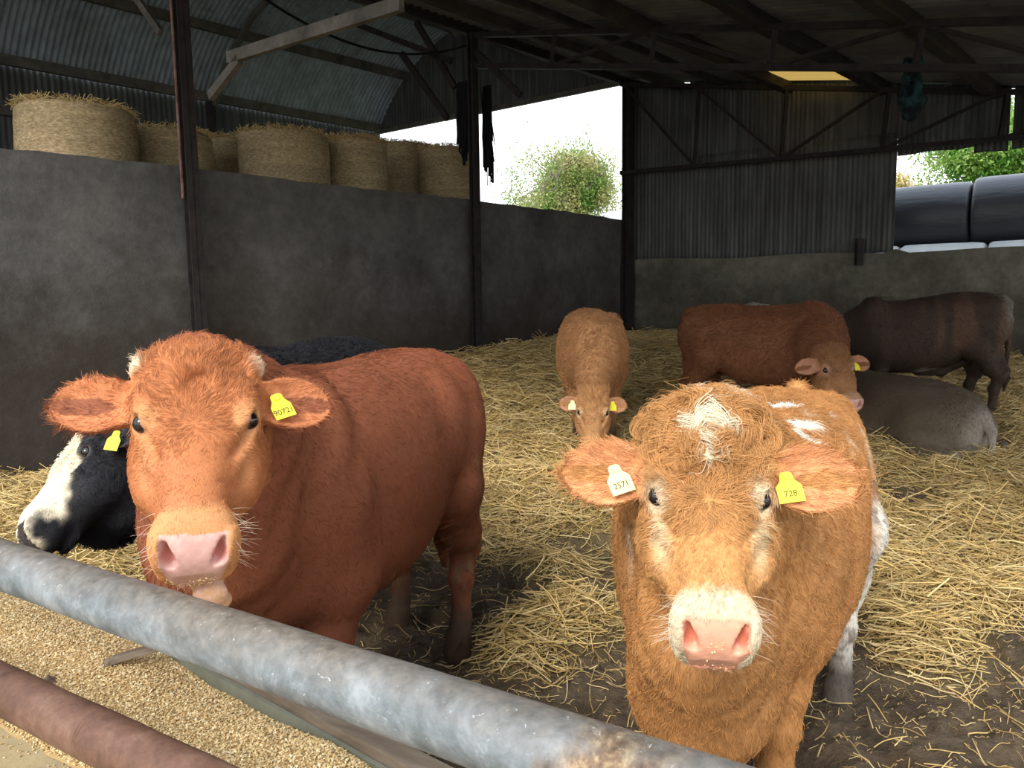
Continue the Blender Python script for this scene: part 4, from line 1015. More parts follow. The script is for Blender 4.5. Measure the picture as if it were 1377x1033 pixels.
def ear_tag(root, H, S, hl, sy, at, ex, ez, text='', size=(.058, .052), mat='tag'):
    """a yellow plastic tag hanging in the ear: at, ex (down), ez (outward) in the ear's frame"""
    T = H @ ear_frame(S, sy) @ xf(np.array(at)+np.array(ez)*.012, ex, ez)
    w_, h_ = size; pr = [(-.022, .008), (-.018, .014), (-.002, .016), (.012, w_*.5), (h_, w_*.5), (h_, -w_*.5), (.012, -w_*.5), (-.002, -.016), (-.018, -.014), (-.022, -.008)]
    V = []
    for z in (-.0009, .0009):
        for x, y in pr: V.append((T @ np.array([x, y, z+.10*abs(y)*0+.6*(y*y)*2, 1]))[:3])
    n = len(pr); Fs = [tuple(range(n))[::-1], tuple(range(n, 2*n))]+[(i, (i+1) % n, n+(i+1) % n, n+i) for i in range(n)]
    mb = MB(); mb.add(V, Fs)
    # the button that pins it
    a = [(T @ np.array([-.012, 0, z, 1]))[:3] for z in (-.004, .0045)]
    mb.tube(a, [.010*hl, .009*hl], 14)
    o = mb.build('ear_tag', MT[mat], root)
    if text:
        cu = bpy.data.curves.new('tag_number', 'FONT'); cu.body = text; cu.size = .019*hl*(5/max(5, len(text)))*1.05; cu.align_x = 'CENTER'; cu.align_y = 'CENTER'; cu.extrude = .0004
        t = bpy.data.objects.new('tag_number', cu); COL.objects.link(t); t.parent = o; cu.materials.append(MT['ink'])
        R = T[:3, :3]/np.linalg.norm(T[:3, 0])
        m4 = Matrix([[*(R[:, 1][i:i+1]), -R[i, 0], R[i, 2], 0] for i in range(3)]+[[0, 0, 0, 1]])
        pos = (T @ np.array([.030, 0, .0022, 1]))[:3]
        t.matrix_local = Matrix.Translation(Vector(pos)) @ m4
        dg = bpy.context.evaluated_depsgraph_get(); me = bpy.data.meshes.new_from_object(t.evaluated_get(dg))
        ml = t.matrix_local.copy(); bpy.data.objects.remove(t); bpy.data.curves.remove(cu)
        t = bpy.data.objects.new('tag_number', me); COL.objects.link(t); t.parent = o; t.matrix_local = ml
        t['label'] = 'dark hand-written number on the yellow tag'

# --- coat: short hair lying along the body, longer and curled where the animal's is
def fur(root, me, V, N, S, H, region, rgb):
    fs = S['fur']; rng = np.random.default_rng(fs.get('seed', 1)); n = fs['count']; hlen = np.linalg.norm(H[:3, 0])
    me.calc_loop_triangles(); T = np.empty(len(me.loop_triangles)*3, np.int32); me.loop_triangles.foreach_get('vertices', T); T = T.reshape(-1, 3)
    A = np.linalg.norm(np.cross(V[T[:, 1]]-V[T[:, 0]], V[T[:, 2]]-V[T[:, 0]]), axis=1)
    cen = V[T].mean(1); b, h, inh, ear, ex = region(cen)
    dens = np.where(inh | (ear != 0), fs.get('head_dens', 3.0), 1.0)
    dens = dens*np.where(b[:, 2] < .25, .3, 1)
    dens[(h[:, 0] > .44) & (h[:, 2] > -.125) & (np.abs(h[:, 1]) < .062) & inh & nosepad(h)] = 0
    eyed = lambda h: np.minimum(*[np.linalg.norm(h-np.array(EYEP(q, S.get('head_w', 1)))-eye_dir(q)*.02, axis=1) for q in (1, -1)])
    ec = eyed(h)
    dens[ec < .024] = 0
    p = A*dens; p /= p.sum(); t = rng.choice(len(T), n, p=p); u = rng.random((n, 2)); fl = u.sum(1) > 1; u[fl] = 1-u[fl]
    B = np.c_[1-u.sum(1), u]; R = (V[T[t]]*B[:, :, None]).sum(1); Nn = (N[T[t]]*B[:, :, None]).sum(1); Nn /= np.linalg.norm(Nn, axis=1, keepdims=True)+1e-9
    C = (rgb[T[t]]*B[:, :, None]).sum(1)
    b, h, inh, ear, ex = region(R); ec = eyed(h)
    Hr = H[:3, :3]/hlen
    # lie direction
    D = np.tile(np.array([-1.0, 0, -.75]), (n, 1)); leg = b[:, 2] < .62; D[leg] = (-.15, 0, -1)
    D += np.stack([fbm(b*3.1+5, 2), fbm(b*3.1+25, 2), fbm(b*3.1+45, 2)], 1)*fs.get('swirl', .5)
    hd = np.stack([h[:, 0]-.205, h[:, 1]*1.1, -np.abs(h[:, 1])*.3-.02+0*h[:, 0]], 1); hd /= np.linalg.norm(hd, axis=1, keepdims=True)
    hd += np.stack([fbm(h*14+5, 2), fbm(h*14+25, 2), fbm(h*14+45, 2)], 1)*fs.get('head_swirl', .5)
    m = inh & (ear == 0); D[m] = (hd @ Hr.T)[m]
    L = np.full(n, fs['len']); L[m] = fs['head_len']; fore = np.clip(1-h[:, 0]/.30, 0, 1)*sstep(-.14, -.03, h[:, 2])
    L = np.where(m, L+fore*(fs['fore_len']-fs['head_len']), L)
    k_ = sstep(.20, .34, h[:, 0])*m; L = L*(1-.55*k_); L[m & (ec < .05)] = .007
    L[m & (h[:, 2] < -.16) & (h[:, 0] > .40)] = .02
    for sy in (1, -1):
        k = ear == sy; Er = (H @ ear_frame(S, sy))[:3, :3]/hlen
        d = np.stack([np.full(k.sum(), 1.0), ex[k, 1]*10, ex[k, 2]*0+.25], 1); D[k] = d @ Er.T; inn = (Nn[k] @ Er[:, 2]) > .2; L[k] = fs.get('ear_hair', .011)*(.5+rng.random(k.sum()))*np.where(inn, .6, 1.0)
    top = (b[:, 2] > 1.2) & ~m; L[top] *= 1.5
    L *= rng.uniform(.6, 1.25, n)
    D = D-Nn*(D*Nn).sum(1, keepdims=True); D /= np.linalg.norm(D, axis=1, keepdims=True)+1e-9
    lift = np.where(m, fs.get('head_lift', .35), fs.get('lift', .22)); lift = lift*(1-.6*sstep(.18, .34, h[:, 0])*m); lift[ear != 0] = .20
    curl = np.where(m, fs.get('head_curl', 0)*fore, fs.get('curl', 0)); B2 = np.cross(D, Nn)
    # locks: hairs gather towards the middle of their lock, and a lock bends and curls as one
    def clump_ids(cell):
        q = np.floor(R/cell+.9*np.stack([fbm(R/cell*.7+5, 1), fbm(R/cell*.7+25, 1), fbm(R/cell*.7+45, 1)], 1)).astype(np.int64)
        _, inv = np.unique(q[:, 0]*73856093 ^ q[:, 1]*19349663 ^ q[:, 2]*83492791, return_inverse=True); return inv.ravel()
    cid = clump_ids(fs.get('cell', .014)); nC = cid.max()+1; cnt = np.bincount(cid, minlength=nC)[:, None]
    cR = np.stack([np.bincount(cid, R[:, k], nC) for k in range(3)], 1)/cnt; crand = rng.normal(size=(nC, 4))
    clm = np.where(m, fs.get('head_clump', .5)*np.maximum(fore, .35), fs.get('clump', .35))
    K = fs.get('pts', 4); pts = np.zeros((n, K, 3), np.float32)
    # neighbouring hairs share a lock: phase and sideways bend come from smooth noise
    ph = crand[cid, 0]*1.5; bend = crand[cid, 1]*.8+fbm(R*20+71, 1)*.8; L = L*(1+.18*np.clip(crand[cid, 2], -2, 2))
    jit = rng.normal(size=(n, 3))*.13
    for k in range(K):
        s = k/(K-1); d = D*s + Nn*(lift*s*(1-.55*s))[:, None] + jit*s
        cur = R + d*L[:, None]
        if np.any(curl):
            a = s*math.pi*1.9
            cur = cur + (B2*(np.sin(a+ph*.3)-np.sin(ph*.3))[:, None]*np.sign(bend)[:, None] + Nn*((1-np.cos(a))*.55) - D*(s*s*.45))*(curl*L*.38)[:, None]
        cur = cur + B2*(bend*s*s*L*fs.get('bend', .5))[:, None]
        cur = cur+(cR[cid]-R)*(clm*s)[:, None]; pts[:, k] = cur
    C = C*(1+rng.normal(size=(n, 1))*fs.get('var', .10)+(np.clip(crand[cid, 3], -2, 2)*fs.get('clumpvar', .08))[:, None]+(fbm(R*30, 2)*fs.get('lockvar', .2))[:, None])
    hair_object('coat', root, pts, np.where(m | (ear != 0), fs['rad'][1], fs['rad'][0]), np.clip(C, 0, 1), MT['hair'])
    # whiskers and chin bristles
    wn = fs.get('whisk', 0)
    if wn:
        pts = []; 
        for i in range(wn):
            sy = rng.choice((-1, 1)); x = rng.uniform(.40, .50)
            if rng.random() < .45: r0 = np.array([rng.uniform(.38, .48), rng.uniform(-.05, .05), -.185-S.get('jaw', 0)*.15]); d = np.array([.35, rng.normal()*.35, -1.0])
            else: r0 = np.array([x, sy*.075, rng.uniform(-.12, -.02)]); d = np.array([.25+rng.normal()*.3, sy*1.0, rng.normal()*.5-.25])
            d /= np.linalg.norm(d); Lw = rng.uniform(.03, .065)
            pp = np.array([r0+d*Lw*s+np.array([0, 0, -.25])*Lw*s*s for s in (0, .35, .7, 1)]); pts.append((np.c_[pp, np.ones(4)] @ H.T)[:, :3])
        pts = np.array(pts, np.float32); hair_object('whiskers', root, pts, np.full(len(pts), .0004), np.tile(fs.get('wcol', (.75, .6, .45)), (len(pts), 1)), MT['hair'])

def crumbs(r, S, n, seed, label, spots):
    rng = np.random.default_rng(seed); body, H = r[1], r[2]; me = body.data; V = np.empty(len(me.vertices)*3, np.float32); me.vertices.foreach_get('co', V); V = V.reshape(-1, 3)
    h = (np.c_[V, np.ones(len(V))] @ np.linalg.inv(H).T)[:, :3]; m = (h[:, 0] > .46) & (np.abs(h[:, 1]) < .07) & (h[:, 2] > -.17); w_ = np.zeros(len(V))
    for (x, y, z, rr) in spots: w_ += np.exp(-(((h-np.array((x, y, z)))**2).sum(1))/rr**2)
    w_ *= m; c = V[rng.choice(len(V), n, p=w_/w_.sum())]+rng.normal(size=(n, 3))*.001
    s = np.array([[1, 0, 0], [-1, 0, 0], [0, 1, 0], [0, -1, 0], [0, 0, 1], [0, 0, -1]], float)*.0019; T8 = np.array([[0, 2, 4], [2, 1, 4], [1, 3, 4], [3, 0, 4], [2, 0, 5], [1, 2, 5], [3, 1, 5], [0, 3, 5]])
    KV = (s[None]*rng.uniform(.5, 1.5, (n, 6, 1))+c[:, None]).reshape(-1, 3); me = np_mesh('feed_crumbs', KV, (T8[None]+(np.arange(n)*6)[:, None, None]).reshape(-1, 3), False)
    set_col(me, np.repeat(np.array([(.80, .62, .32), (.62, .42, .18)])[rng.integers(0, 2, n)], 6, axis=0)); o = link_mesh('feed_crumbs', me, MT['grain'])
    o.matrix_world = r[0].matrix_basis.copy(); tag(o, label, 'feed', kind='stuff')

def nosepad(h):
    return (h[:, 2] > -.150) & (h[:, 0] > .446+.012*np.cos(h[:, 1]*45)) & (np.abs(h[:, 1]) < .066-.25*np.clip(-h[:, 2]-.055, 0, 1)) & (h[:, 0]*.62-h[:, 2]*.78 > .299)

m = Mat('hide', .75, .25); c = m.attr('Col'); n1 = m.noise(40, 4, .6); wv = m.attr('Wet', 'Fac')
m.col(m.mix(.5, c, m.ramp(n1, [(.3, (.75, .75, .75)), (.7, (1.1, 1.1, 1.1))]), 'MULTIPLY')); m.bump(n1, .35, .004)
rr = m.math('MULTIPLY', wv, -.42); rr = m.math('ADD', rr, .75); m.l(rr, m.b.inputs['Roughness']); MT['hide'] = m.m
m = Mat('hair', .6, .18); m.col(m.attr('Col')); MT['hair'] = m.m
m = Mat('eye_dark', .08, .6); m.col((.008, .006, .006)); MT['eye'] = m.m
m = Mat('tag_yellow_plastic', .4, .4); m.col((.82, .72, .04)); MT['tag'] = m.m
m = Mat('tag_pale_plastic', .4, .4); m.col((.85, .80, .35)); MT['tag_pale'] = m.m
m = Mat('marker_ink', .6, .2); m.col((.10, .08, .02)); MT['ink'] = m.m
m = Mat('tongue', .35, .5); m.col(m.ramp(m.noise(90, 3), [(.4, (.62, .36, .20)), (.62, (.72, .42, .34))])); m.bump(m.noise(220, 2), .5, .002); MT['tongue'] = m.m

def lerp(a, b, t): return a*(1-t[:, None])+np.array(b)*t[:, None]

def coat(base, face=None, inner_ear=(.62, .28, .17), mud=.5, nose=(.66, .36, .30), ring=None, extra=None, cheek=None, lid=None):
    """the animal's own colouring: coat, face, nose pad, ears, muddy feet"""
    def fn(V, N, region, H):
        b, h, inh, ear, ex = region(V); C = np.tile(np.array(base, float), (len(V), 1)); wet = np.zeros(len(V))
        n1 = fbm(b*4+3, 3); C *= (1+.22*n1)[:, None]
        m = inh
        if face is not None: C[m] = lerp(C, face, np.ones(len(V))*.85)[m]
        if cheek is not None:
            t = sstep(.03, .0, np.abs(np.abs(h[:, 1])-.10))*sstep(.13, .20, h[:, 0])*sstep(.36, .27, h[:, 0])*sstep(-.20, -.10, h[:, 2])*m; C = lerp(C, cheek, t*.8)
        if ring is not None:
            t = sstep(.395, .43, h[:, 0]+.008*fbm(h*60, 2))*m; C = lerp(C, ring, t)
            for sy in (1, -1):
                e = np.array(EYEP(sy, 1))+eye_dir(sy)*.02; t = sstep(.055, .025, np.linalg.norm((h-e)*np.array([1, 1, 1]), axis=1))*m; C = lerp(C, ring, t*.75)
        if extra: C = extra(C, b, h, m, ear, N)
        np_ = nosepad(h) & m & (ear == 0); C[np_] = np.array(nose)*(1+.12*fbm(h[np_]*150, 2))[:, None]; wet[np_] = 1
        # nostril lining and lids
        for sy in (1, -1):
            q = np.linalg.norm(h-np.array([.480, sy*.047, -.058]), axis=1); t = sstep(.030, .016, q)*m; C = lerp(C, np.array(nose)*np.array([.8, .45, .40]), t*.8)
            e = np.array(EYEP(sy, 1))+eye_dir(sy)*.018; q = np.linalg.norm(h-e, axis=1); t = sstep(.030, .021, q)*m; C = lerp(C, np.array(nose)*.35 if lid is None else lid, t*.6)
            k = (ear == sy) & (ex[:, 2] > -.005); ax_ = np.linalg.inv(H)[:3, :3]
            En = (H @ ear_frame_cache[0](sy))[:3, 2]; En = En/np.linalg.norm(En); facing = (N @ En) > .15
            t = (k & facing)*sstep(.01, .05, ex[:, 0]); C = lerp(C, inner_ear, t*.75)
        t = sstep(.34, .10, b[:, 2]+.08*n1)*mud*2*(~inh); C = lerp(C, (.055, .038, .025), np.clip(t, 0, .92))
        t = sstep(.15, .5, fbm(b*9+50, 3))*sstep(-.35, -.62, b[:, 0])*sstep(1.1, .8, b[:, 2])*mud*(~inh); C = lerp(C, (.075, .048, .03), t*.8)
        return np.clip(C, 0, 1), wet
    return fn
ear_frame_cache = [None]

def nrm(*v): v = np.array(v, float); return v/np.linalg.norm(v)
def make(name, S, label, **kw):
    ear_frame_cache[0] = lambda sy: ear_frame(S, sy)
    r = bull(name, S); tag(r[0], label, 'cow', 'cattle in the straw yard'); return r

def to_head(S, q):
    return None

def bull_red():
    poll = P(266, 474, Y=1.62); nose = P(259, 740, Y=1.32)
    def extra(C, b, h, m, ear, N):
        for sy in (1, -1): C = lerp(C, (.74, .60, .42), sstep(.034, .022, np.linalg.norm(h-np.array([.028, sy*.128, -.022]), axis=1)))
        C = lerp(C, (.60, .34, .30), sstep(-.165, -.18, h[:, 2])*sstep(.44, .46, h[:, 0])*(np.abs(h[:, 1]) < .05)*m)   # wet lower lip
        d_ = sstep(.1, .45, fbm(b*22+60, 3))*sstep(-.35, -.6, b[:, 0])*sstep(1.1, .85, b[:, 2])*(~m); C = lerp(C, (.26, .19, .10), d_*.6)
        return C
    S = dict(root=(-.59, 2.665, 0.0), heading=-90-18, brisket=(.53, 0, .78), dewlap=(.21, .19, .11, .80), scale=1.0, poll=poll, nose=nose, face=nrm(.36, -1, .22), res=(.0045, .016),
             ear_len=.20, ear_w=.12, cup=.85, ears=[((-.02, 1, -.10), (.25, .10, 1)), ((-.05, -1, -.02), (.25, -.10, 1))], scur=True, jaw=.26, head_w=1.12, ear_x=.105,
             neck_r=(.29, .22, .15), folds=.006, hind={1: .02, -1: -.12},
             color=coat((.265, .088, .042), face=(.45, .165, .06), inner_ear=(.58, .22, .09), nose=(.62, .36, .31), ring=(.54, .25, .10), cheek=(.50, .22, .09), mud=.45, extra=extra),
             fur=dict(count=170000, len=.013, head_len=.010, fore_len=.020, rad=(.0008, .00055), head_dens=4.5, swirl=.35, head_swirl=.4, lift=.12, head_lift=.22, whisk=90, var=.14, lockvar=.2, cell=.016, clump=.3, head_clump=.5, clumpvar=.05),
             tags=[dict(sy=1, at=(.066, -.004, .012), ex=(.35, -.9, .15), ez=(0, .1, 1), text='90721', size=(.050, .047))])
    r = make('red_bull', S, 'red-brown bull with its tongue out, largest animal at the left of the rail')
    crumbs(r, S, 150, 3, 'crumbs of grain stuck to the wet muzzle of the red-brown bull', ((.515, 0, -.14, .022), (.515, .025, -.125, .018), (.51, -.04, -.13, .015), (.51, -.05, -.10, .01)))
    H = r[2]; F = Field(*[np.arange(a, b, .0025) for a, b in ((.38, .58), (-.05, .09), (-.30, -.13))])
    limb(F, [(.42, .010, -.165), (.50, .018, -.170), (.528, .026, -.192), (.530, .032, -.220), (.520, .034, -.246)], [.028, .031, .034, .035, .027], .012, None, .40, nrm(.75, 0, .35))
    V, Q = surface_nets(F); V = (np.c_[V, np.ones(len(V))] @ H.T)[:, :3]; tg = link_mesh('tongue', np_mesh('tongue', V, Q), MT['tongue'], r[0]); tg['label'] = 'pink tongue dusted with feed'
    return r


def gz1(x, y): return float(ground_z(np.array([x]), np.array([y]), False)[0])

def bull_tan():
    poll = P(950, 574, Y=1.555); nose = P(966, 856, Y=1.235)
    def extra(C, b, h, m, ear, N):
        cream = (.86, .76, .56)
        # cream tuft on the poll and a fleck below it
        r = np.sqrt(((h[:, 0]-.052-.25*np.abs(h[:, 1]))/.028)**2+(h[:, 1]/.062)**2); C = lerp(C, cream, sstep(1.0, .8, r+.35*fbm(h*40, 2))*m*sstep(-.10, -.05, h[:, 2]))
        r = np.sqrt(((h[:, 0]-.105)/.022)**2+((h[:, 1]-.0)/.012)**2); C = lerp(C, cream, sstep(1.2, .7, r)*m*.8)
        # pale streaks over the withers, back and shoulders
        st = sstep(.25, .5, fbm(np.stack([b[:, 0]*5, b[:, 1]*14, b[:, 2]*2], 1)+7, 3))*sstep(.85, 1.1, b[:, 2])*(~m)*(ear == 0); C = lerp(C, (.80, .70, .54), st*.75)
        for (x0, y0, x1, y1, w_) in ((.42, .13, .14, .20, .022), (.50, .20, .30, .25, .02), (.58, .02, .36, .06, .018), (.16, .04, -.02, .10, .02)):
            d = np.array([x1-x0, y1-y0]); t = np.clip(((b[:, 0]-x0)*d[0]+(b[:, 1]-y0)*d[1])/(d@d), 0, 1); q = np.hypot(b[:, 0]-x0-d[0]*t, b[:, 1]-y0-d[1]*t)
            C = lerp(C, (.90, .86, .76), sstep(w_*1.4, w_*.6, q+.006*fbm(b*30, 2))*(b[:, 2] > 1.0)*(~m))
        # white hind legs and belly, flecked with dung
        n = fbm(b*6+4, 3); w_ = sstep(.98, .82, b[:, 2]+.12*n+.25*(b[:, 0]+.55))*sstep(-.30, -.42, b[:, 0]); C = lerp(C, (.80, .75, .66), w_*(~m))
        f = sstep(.12, .3, fbm(b*26+90, 3))*w_; C = lerp(C, (.20, .14, .09), f*.75)
        return C
    S = dict(root=(.78, 2.36, 0.0), heading=-120, hy=.045, scale=.91, poll=poll, nose=nose, face=nrm(-.17, -1, .2), res=(.0045, .016),
             ear_len=.225, ear_w=.135, cup=1.0, ears=[((.03, 1, .10), (.45, .0, 1)), ((.02, -1, .06), (.45, -.1, 1))], head_w=1.14, ear_x=.10, brisket=(.66, 0, .60), dewlap=(.25, .20, .11, .85), trunk=[(a, b_-max(0, -a-.25)*.12, c, w_*1.12) for a, b_, c, w_ in DEF_TRUNK],
             neck_r=(.33, .27, .18), folds=.0035, hind={1: .06, -1: -.10},
             color=coat((.50, .24, .085), face=(.54, .275, .10), inner_ear=(.76, .36, .17), nose=(.72, .36, .24), ring=(.62, .52, .36), cheek=(.74, .58, .36), mud=.5, extra=extra),
             fur=dict(count=200000, len=.020, head_len=.018, fore_len=.046, rad=(.0008, .00065), head_dens=5, ear_hair=.016, swirl=.5, head_swirl=.7, head_lift=.45, head_curl=1.0, curl=.12, lift=.12, pts=7, whisk=110, var=.10, lockvar=.18, bend=.45, cell=.015, clump=.25, head_clump=.85, clumpvar=.08),
             tags=[dict(sy=1, at=(.062, -.010, .022), ex=(.2, -1, .15), ez=(.15, .1, 1), text='728', size=(.058, .05)), dict(sy=-1, at=(.100, .006, .024), ex=(-.45, 1, .1), ez=(-.2, -.2, 1), text='2571', size=(.058, .05), mat='tag_pale')])
    r = make('tan_bull', S, 'pale tan bull with a cream curly tuft on its forehead, closest at the right')
    crumbs(r, S, 60, 4, 'crumbs of grain stuck to the muzzle of the pale tan bull', ((.505, 0, -.06, .016), (.51, .01, -.145, .03)))
    return r

def bull_black():
    poll = P(136, 560, Y=2.58); nose = P(12, 716, Y=2.27)
    def extra(C, b, h, m, ear, N):
        w_ = sstep(.104, .084, np.abs(h[:, 1])+.012*fbm(h*30, 2)+.07*np.clip(h[:, 0]-.22, 0, 1))*sstep(-.105, -.065, h[:, 2]+.05*sstep(.30, .42, h[:, 0]))*sstep(-.13, -.08, h[:, 2])*m*(ear == 0); return lerp(C, (.80, .70, .52), w_)
    def ex(F, I4, H):
        for c, r in (((.14, 0, -.26), (.20, .115, .14)), ((.02, 0, -.36), (.22, .13, .20))):
            e = ell(r); F.union(e[0], e[1], e[2], H @ xf(c), .05)
        for q, r in ((P(148, 664, Y=2.62), .19), (P(118, 656, Y=2.55), .13), (P(168, 620, Y=2.75), .20)):
            e = ell((r, r*.8, r)); F.union(e[0], e[1], e[2], xf(S['_loc'](q)), .06)
    S = dict(extra=ex, root=(-1.02, 3.54, 0.0), heading=-104, scale=1.0, poll=poll, nose=nose, face=nrm(-.76, -.50, .42), res=(.007, .022), brisket=(.60, .0, .80),
             ear_len=.17, ear_w=.11, cup=1.1, ears=[((-.15, 1, -.35), (.5, .2, 1)), ((-.05, -1, .0), (.5, -.1, 1))], head_w=1.05, ear_x=.085,
             color=coat((.017, .017, .020), inner_ear=(.05, .04, .04), nose=(.05, .04, .045), mud=.2, extra=extra, lid=(.15, .12, .11)), neck_r=(.28, .23, .16),
             fur=dict(count=80000, len=.024, head_len=.014, fore_len=.03, rad=(.0011, .0008), head_dens=3.5, swirl=.8, head_swirl=.9, head_curl=.9, curl=.6, pts=6, var=.15, lockvar=.25),
             tags=[dict(sy=1, at=(.07, -.02, .02), ex=(-.2, -1, .1), ez=(.3, .1, 1))])
    return make('black_bull', S, 'black bull with a white blaze down its face, behind the red-brown bull')

def bull_mid():
    x, y = .78, 7.45; z = gz1(x, y)-.03
    T = [(a, b_*(1 if a < .3 else .97), c, w_*1.08) for a, b_, c, w_ in DEF_TRUNK]
    S = dict(root=(x, y, z), heading=-92, scale=.96, poll=P(798, 524, Y=6.42), nose=P(796, 610, Y=6.20), face=nrm(-.1, -.95, .30), res=(.009, .026), trunk=T,
             ear_len=.17, ear_w=.11, ears=[((.05, 1, -.12), (.2, .1, 1)), ((.05, -1, -.05), (.2, -.1, 1))], neck_r=(.27, .22, .16), neck0=(.55, 0, .95),
             color=coat((.42, .21, .09), face=(.50, .26, .11), ring=(.62, .44, .26), mud=.5, inner_ear=(.6, .3, .18)),
             fur=dict(count=45000, len=.03, head_len=.02, fore_len=.035, rad=(.0022, .0018), head_dens=3, swirl=.8, curl=.4, pts=5, var=.12, lockvar=.3),
             tags=[dict(sy=1, at=(.05, 0, .012), ex=(.1, -1, .1), ez=(.1, .1, 1)), dict(sy=-1, at=(.06, 0, .012), ex=(.1, 1, .1), ez=(.1, -.1, 1), mat='tag_pale')])
    return make('tan_bull', S, 'smaller tan bull with lowered head, walking towards the viewer in the middle')

def bull_brown():
    x, y = 2.42, 7.45; z = gz1(x, y)-.02
    S = dict(root=(x, y, z), heading=-38, scale=.95, poll=P(1120, 470, Y=6.45), nose=P(1152, 542, Y=6.08), face=nrm(.12, -.9, .35), res=(.009, .026),
             ear_len=.20, ear_w=.12, ears=[((.02, 1, .0), (.3, .2, 1)), ((.05, -1, -.2), (.3, -.1, 1))], head_w=1.1, neck_r=(.30, .26, .19),
             color=coat((.20, .080, .036), face=(.33, .16, .07), ring=(.36, .20, .12), mud=.4, inner_ear=(.5, .25, .15), nose=(.55, .32, .28)),
             fur=dict(count=45000, len=.03, head_len=.022, fore_len=.04, rad=(.0022, .0018), head_dens=3, swirl=.9, curl=.5, head_curl=.9, pts=6, var=.12, lockvar=.3),
             tags=[dict(sy=1, at=(.05, -.01, .016), ex=(.05, -1, .1), ez=(.1, .1, 1), size=(.062, .06))])
    return make('brown_bull', S, 'red-brown bull with curly head turned to the viewer, standing before the back wall')

def bull_dark():
    x, y = 4.45, 8.22; z = gz1(x, y)-.03
    T = [(a, b_-max(0, a+.25)*.13, c-(.05 if -.4 < a < .6 else 0), w_) for a, b_, c, w_ in DEF_TRUNK]
    def extra(C, b, h, m, ear, N):
        k = sstep(.1, .5, fbm(np.stack([b[:, 0]*6, b[:, 1], b[:, 2]*1.2], 1)+3, 3))*sstep(.6, .8, b[:, 2])*sstep(.55, .25, b[:, 0]); C = lerp(C, (.125, .068, .042), k*.65)
        w_ = sstep(.515, .475, b[:, 2]+.03*fbm(b*9, 2))*sstep(-.42, -.30, b[:, 0])*sstep(.12, .0, b[:, 0])*sstep(.06, .14, b[:, 1]); C = lerp(C, (.62, .55, .48), w_)
        C = lerp(C, (.25, .24, .20), sstep(-.66, -.78, b[:, 0])*sstep(.75, 1.1, b[:, 2])*.5)
        return C
    def ex(F, I4, H):
        limb(F, [(-.42, 0, .58), (-.20, 0, .46), (.02, 0, .46)], [.05, .045, .05], .05, I4)
    S = dict(root=(x, y, z), heading=163, scale=1.0, poll=P(1078, 462, Y=9.0), nose=P(1040, 520, Y=9.0), face=nrm(-.75, -.2, .5), res=(.012, .026), trunk=T, extra=ex,
             ear_len=.17, ear_w=.11, ears=[((.02, 1, .0), (.3, .2, 1)), ((.05, -1, -.2), (.3, -.1, 1))], neck0=(.55, 0, .88), hind={1: -.04, -1: .10},
             color=coat((.046, .030, .021), mud=.6, nose=(.05, .04, .04), extra=extra),
             fur=dict(count=35000, len=.022, head_len=.02, fore_len=.03, rad=(.0022, .0018), swirl=.5, pts=4, var=.15, lockvar=.35))
    return make('dark_brown_bull', S, 'dark brown bull standing side-on at the right, white flash under its belly')

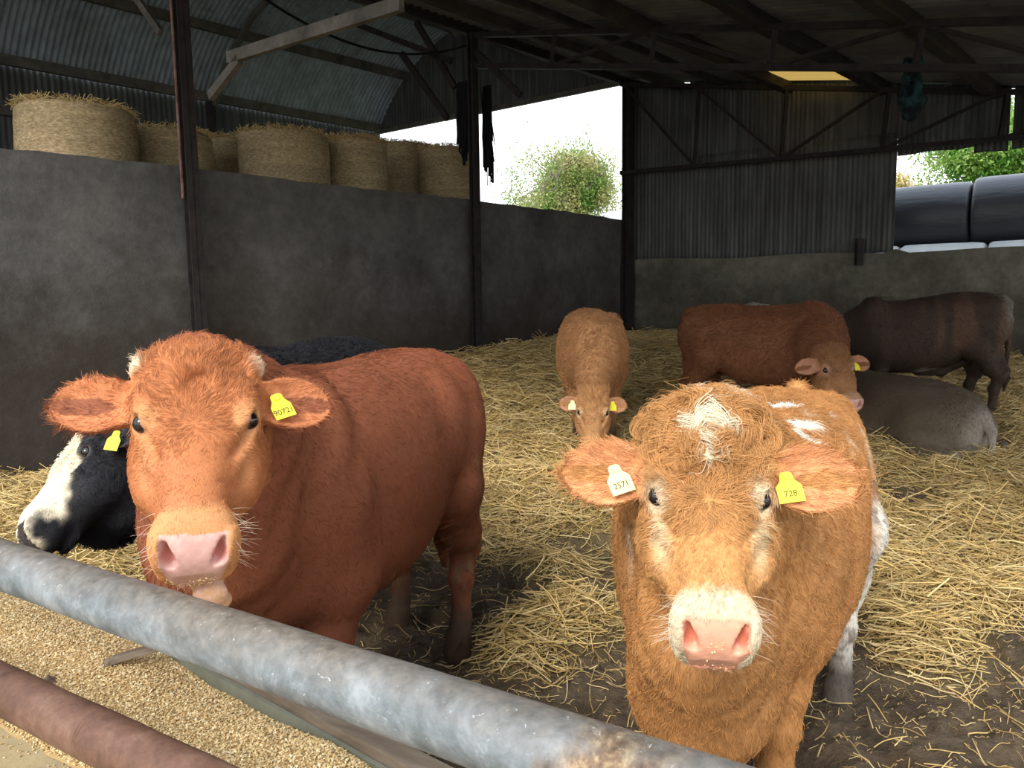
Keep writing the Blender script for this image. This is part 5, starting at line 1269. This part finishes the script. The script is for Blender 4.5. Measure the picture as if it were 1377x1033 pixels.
def bull_lying():
    x, y = 3.66, 7.05; z = gz1(x, y)-.06
    def body(F, I4, sc):
        l = loft([(-.80, .36, -.05, .12), (-.72, .50, -.12, .24), (-.55, .60, -.16, .34), (-.30, .66, -.18, .40), (.0, .68, -.18, .42), (.3, .70, -.18, .40), (.55, .70, -.16, .32), (.75, .60, -.05, .2), (.85, .45, .05, .08)], 2.6, .30)
        F.union(l[0], l[1], l[2], I4, .06)
        for sy in (-1, 1):
            e = ell((.36, .22, .30)); F.union(e[0], e[1], e[2], I4 @ xf((-.42, sy*.26, .20), (1, sy*.2, .1)), .08)
            limb(F, [(-.35, sy*.42, .16), (-.62, sy*.46, .06), (-.75, sy*.42, .05)], [.10, .06, .045], .05, I4)
            limb(F, [(-.75, sy*.42, .05), (-.50, sy*.52, .04), (-.28, sy*.54, .05)], [.05, .045, .05], .03, I4)
            limb(F, [(.55, sy*.25, .25), (.75, sy*.30, .10), (.50, sy*.34, .05)], [.14, .07, .05], .05, I4)
    S = dict(root=(x, y, z), heading=122, scale=.95, lying=True, body_fn=body, poll=P(1120, 478, Y=8.0), nose=P(1085, 520, Y=8.2), face=nrm(-.6, -.1, .7), res=(.014, .026),
             ear_len=.16, ear_w=.10, ears=[((.02, 1, .0), (.3, .2, 1)), ((.05, -1, -.2), (.3, -.1, 1))], neck0=(.50, 0, .45), brisket=(.60, 0, .30), neck_r=(.24, .19, .14),
             tail=[(-.78, 0, .38), (-.86, .04, .25), (-.90, .10, .08), (-.82, .22, .03)],
             color=coat((.120, .092, .062), mud=.0, nose=(.05, .04, .04), extra=lambda C, b, h, m, ear, N: lerp(C, (.40, .36, .30), sstep(-.70, -.82, b[:, 0])*.7)),
             fur=dict(count=35000, len=.020, head_len=.02, fore_len=.03, rad=(.0022, .0018), swirl=.5, pts=4, var=.12, lockvar=.2))
    return make('grey_bull', S, 'grey-brown bull lying in the straw, seen from behind, in front of the dark brown one')

def bull_white():
    x, y = 3.16, 9.75; z = gz1(x, y)-.13
    S = dict(root=(x, y, z), heading=80, scale=.84, poll=P(1010, 440, Y=10.8), nose=P(1015, 470, Y=11.0), face=nrm(0, .8, .5), res=(.02, .03),
             ear_len=.16, ear_w=.10, ears=[((.02, 1, .0), (.3, .2, 1)), ((.05, -1, -.2), (.3, -.1, 1))],
             color=coat((.42, .40, .36), mud=.4), fur=dict(count=9000, len=.02, head_len=.02, fore_len=.03, rad=(.003, .002), pts=4))
    return make('pale_grey_bull', S, 'pale grey bull almost hidden behind the red-brown one by the back wall')

BULLS = {'red': bull_red, 'tan': bull_tan, 'black': bull_black, 'mid': bull_mid, 'brown': bull_brown, 'dark': bull_dark, 'lying': bull_lying, 'white': bull_white}
if 'bulls' in BUILD:
    for k, f_ in BULLS.items():
        if ONLY is None or k in ONLY: f_()
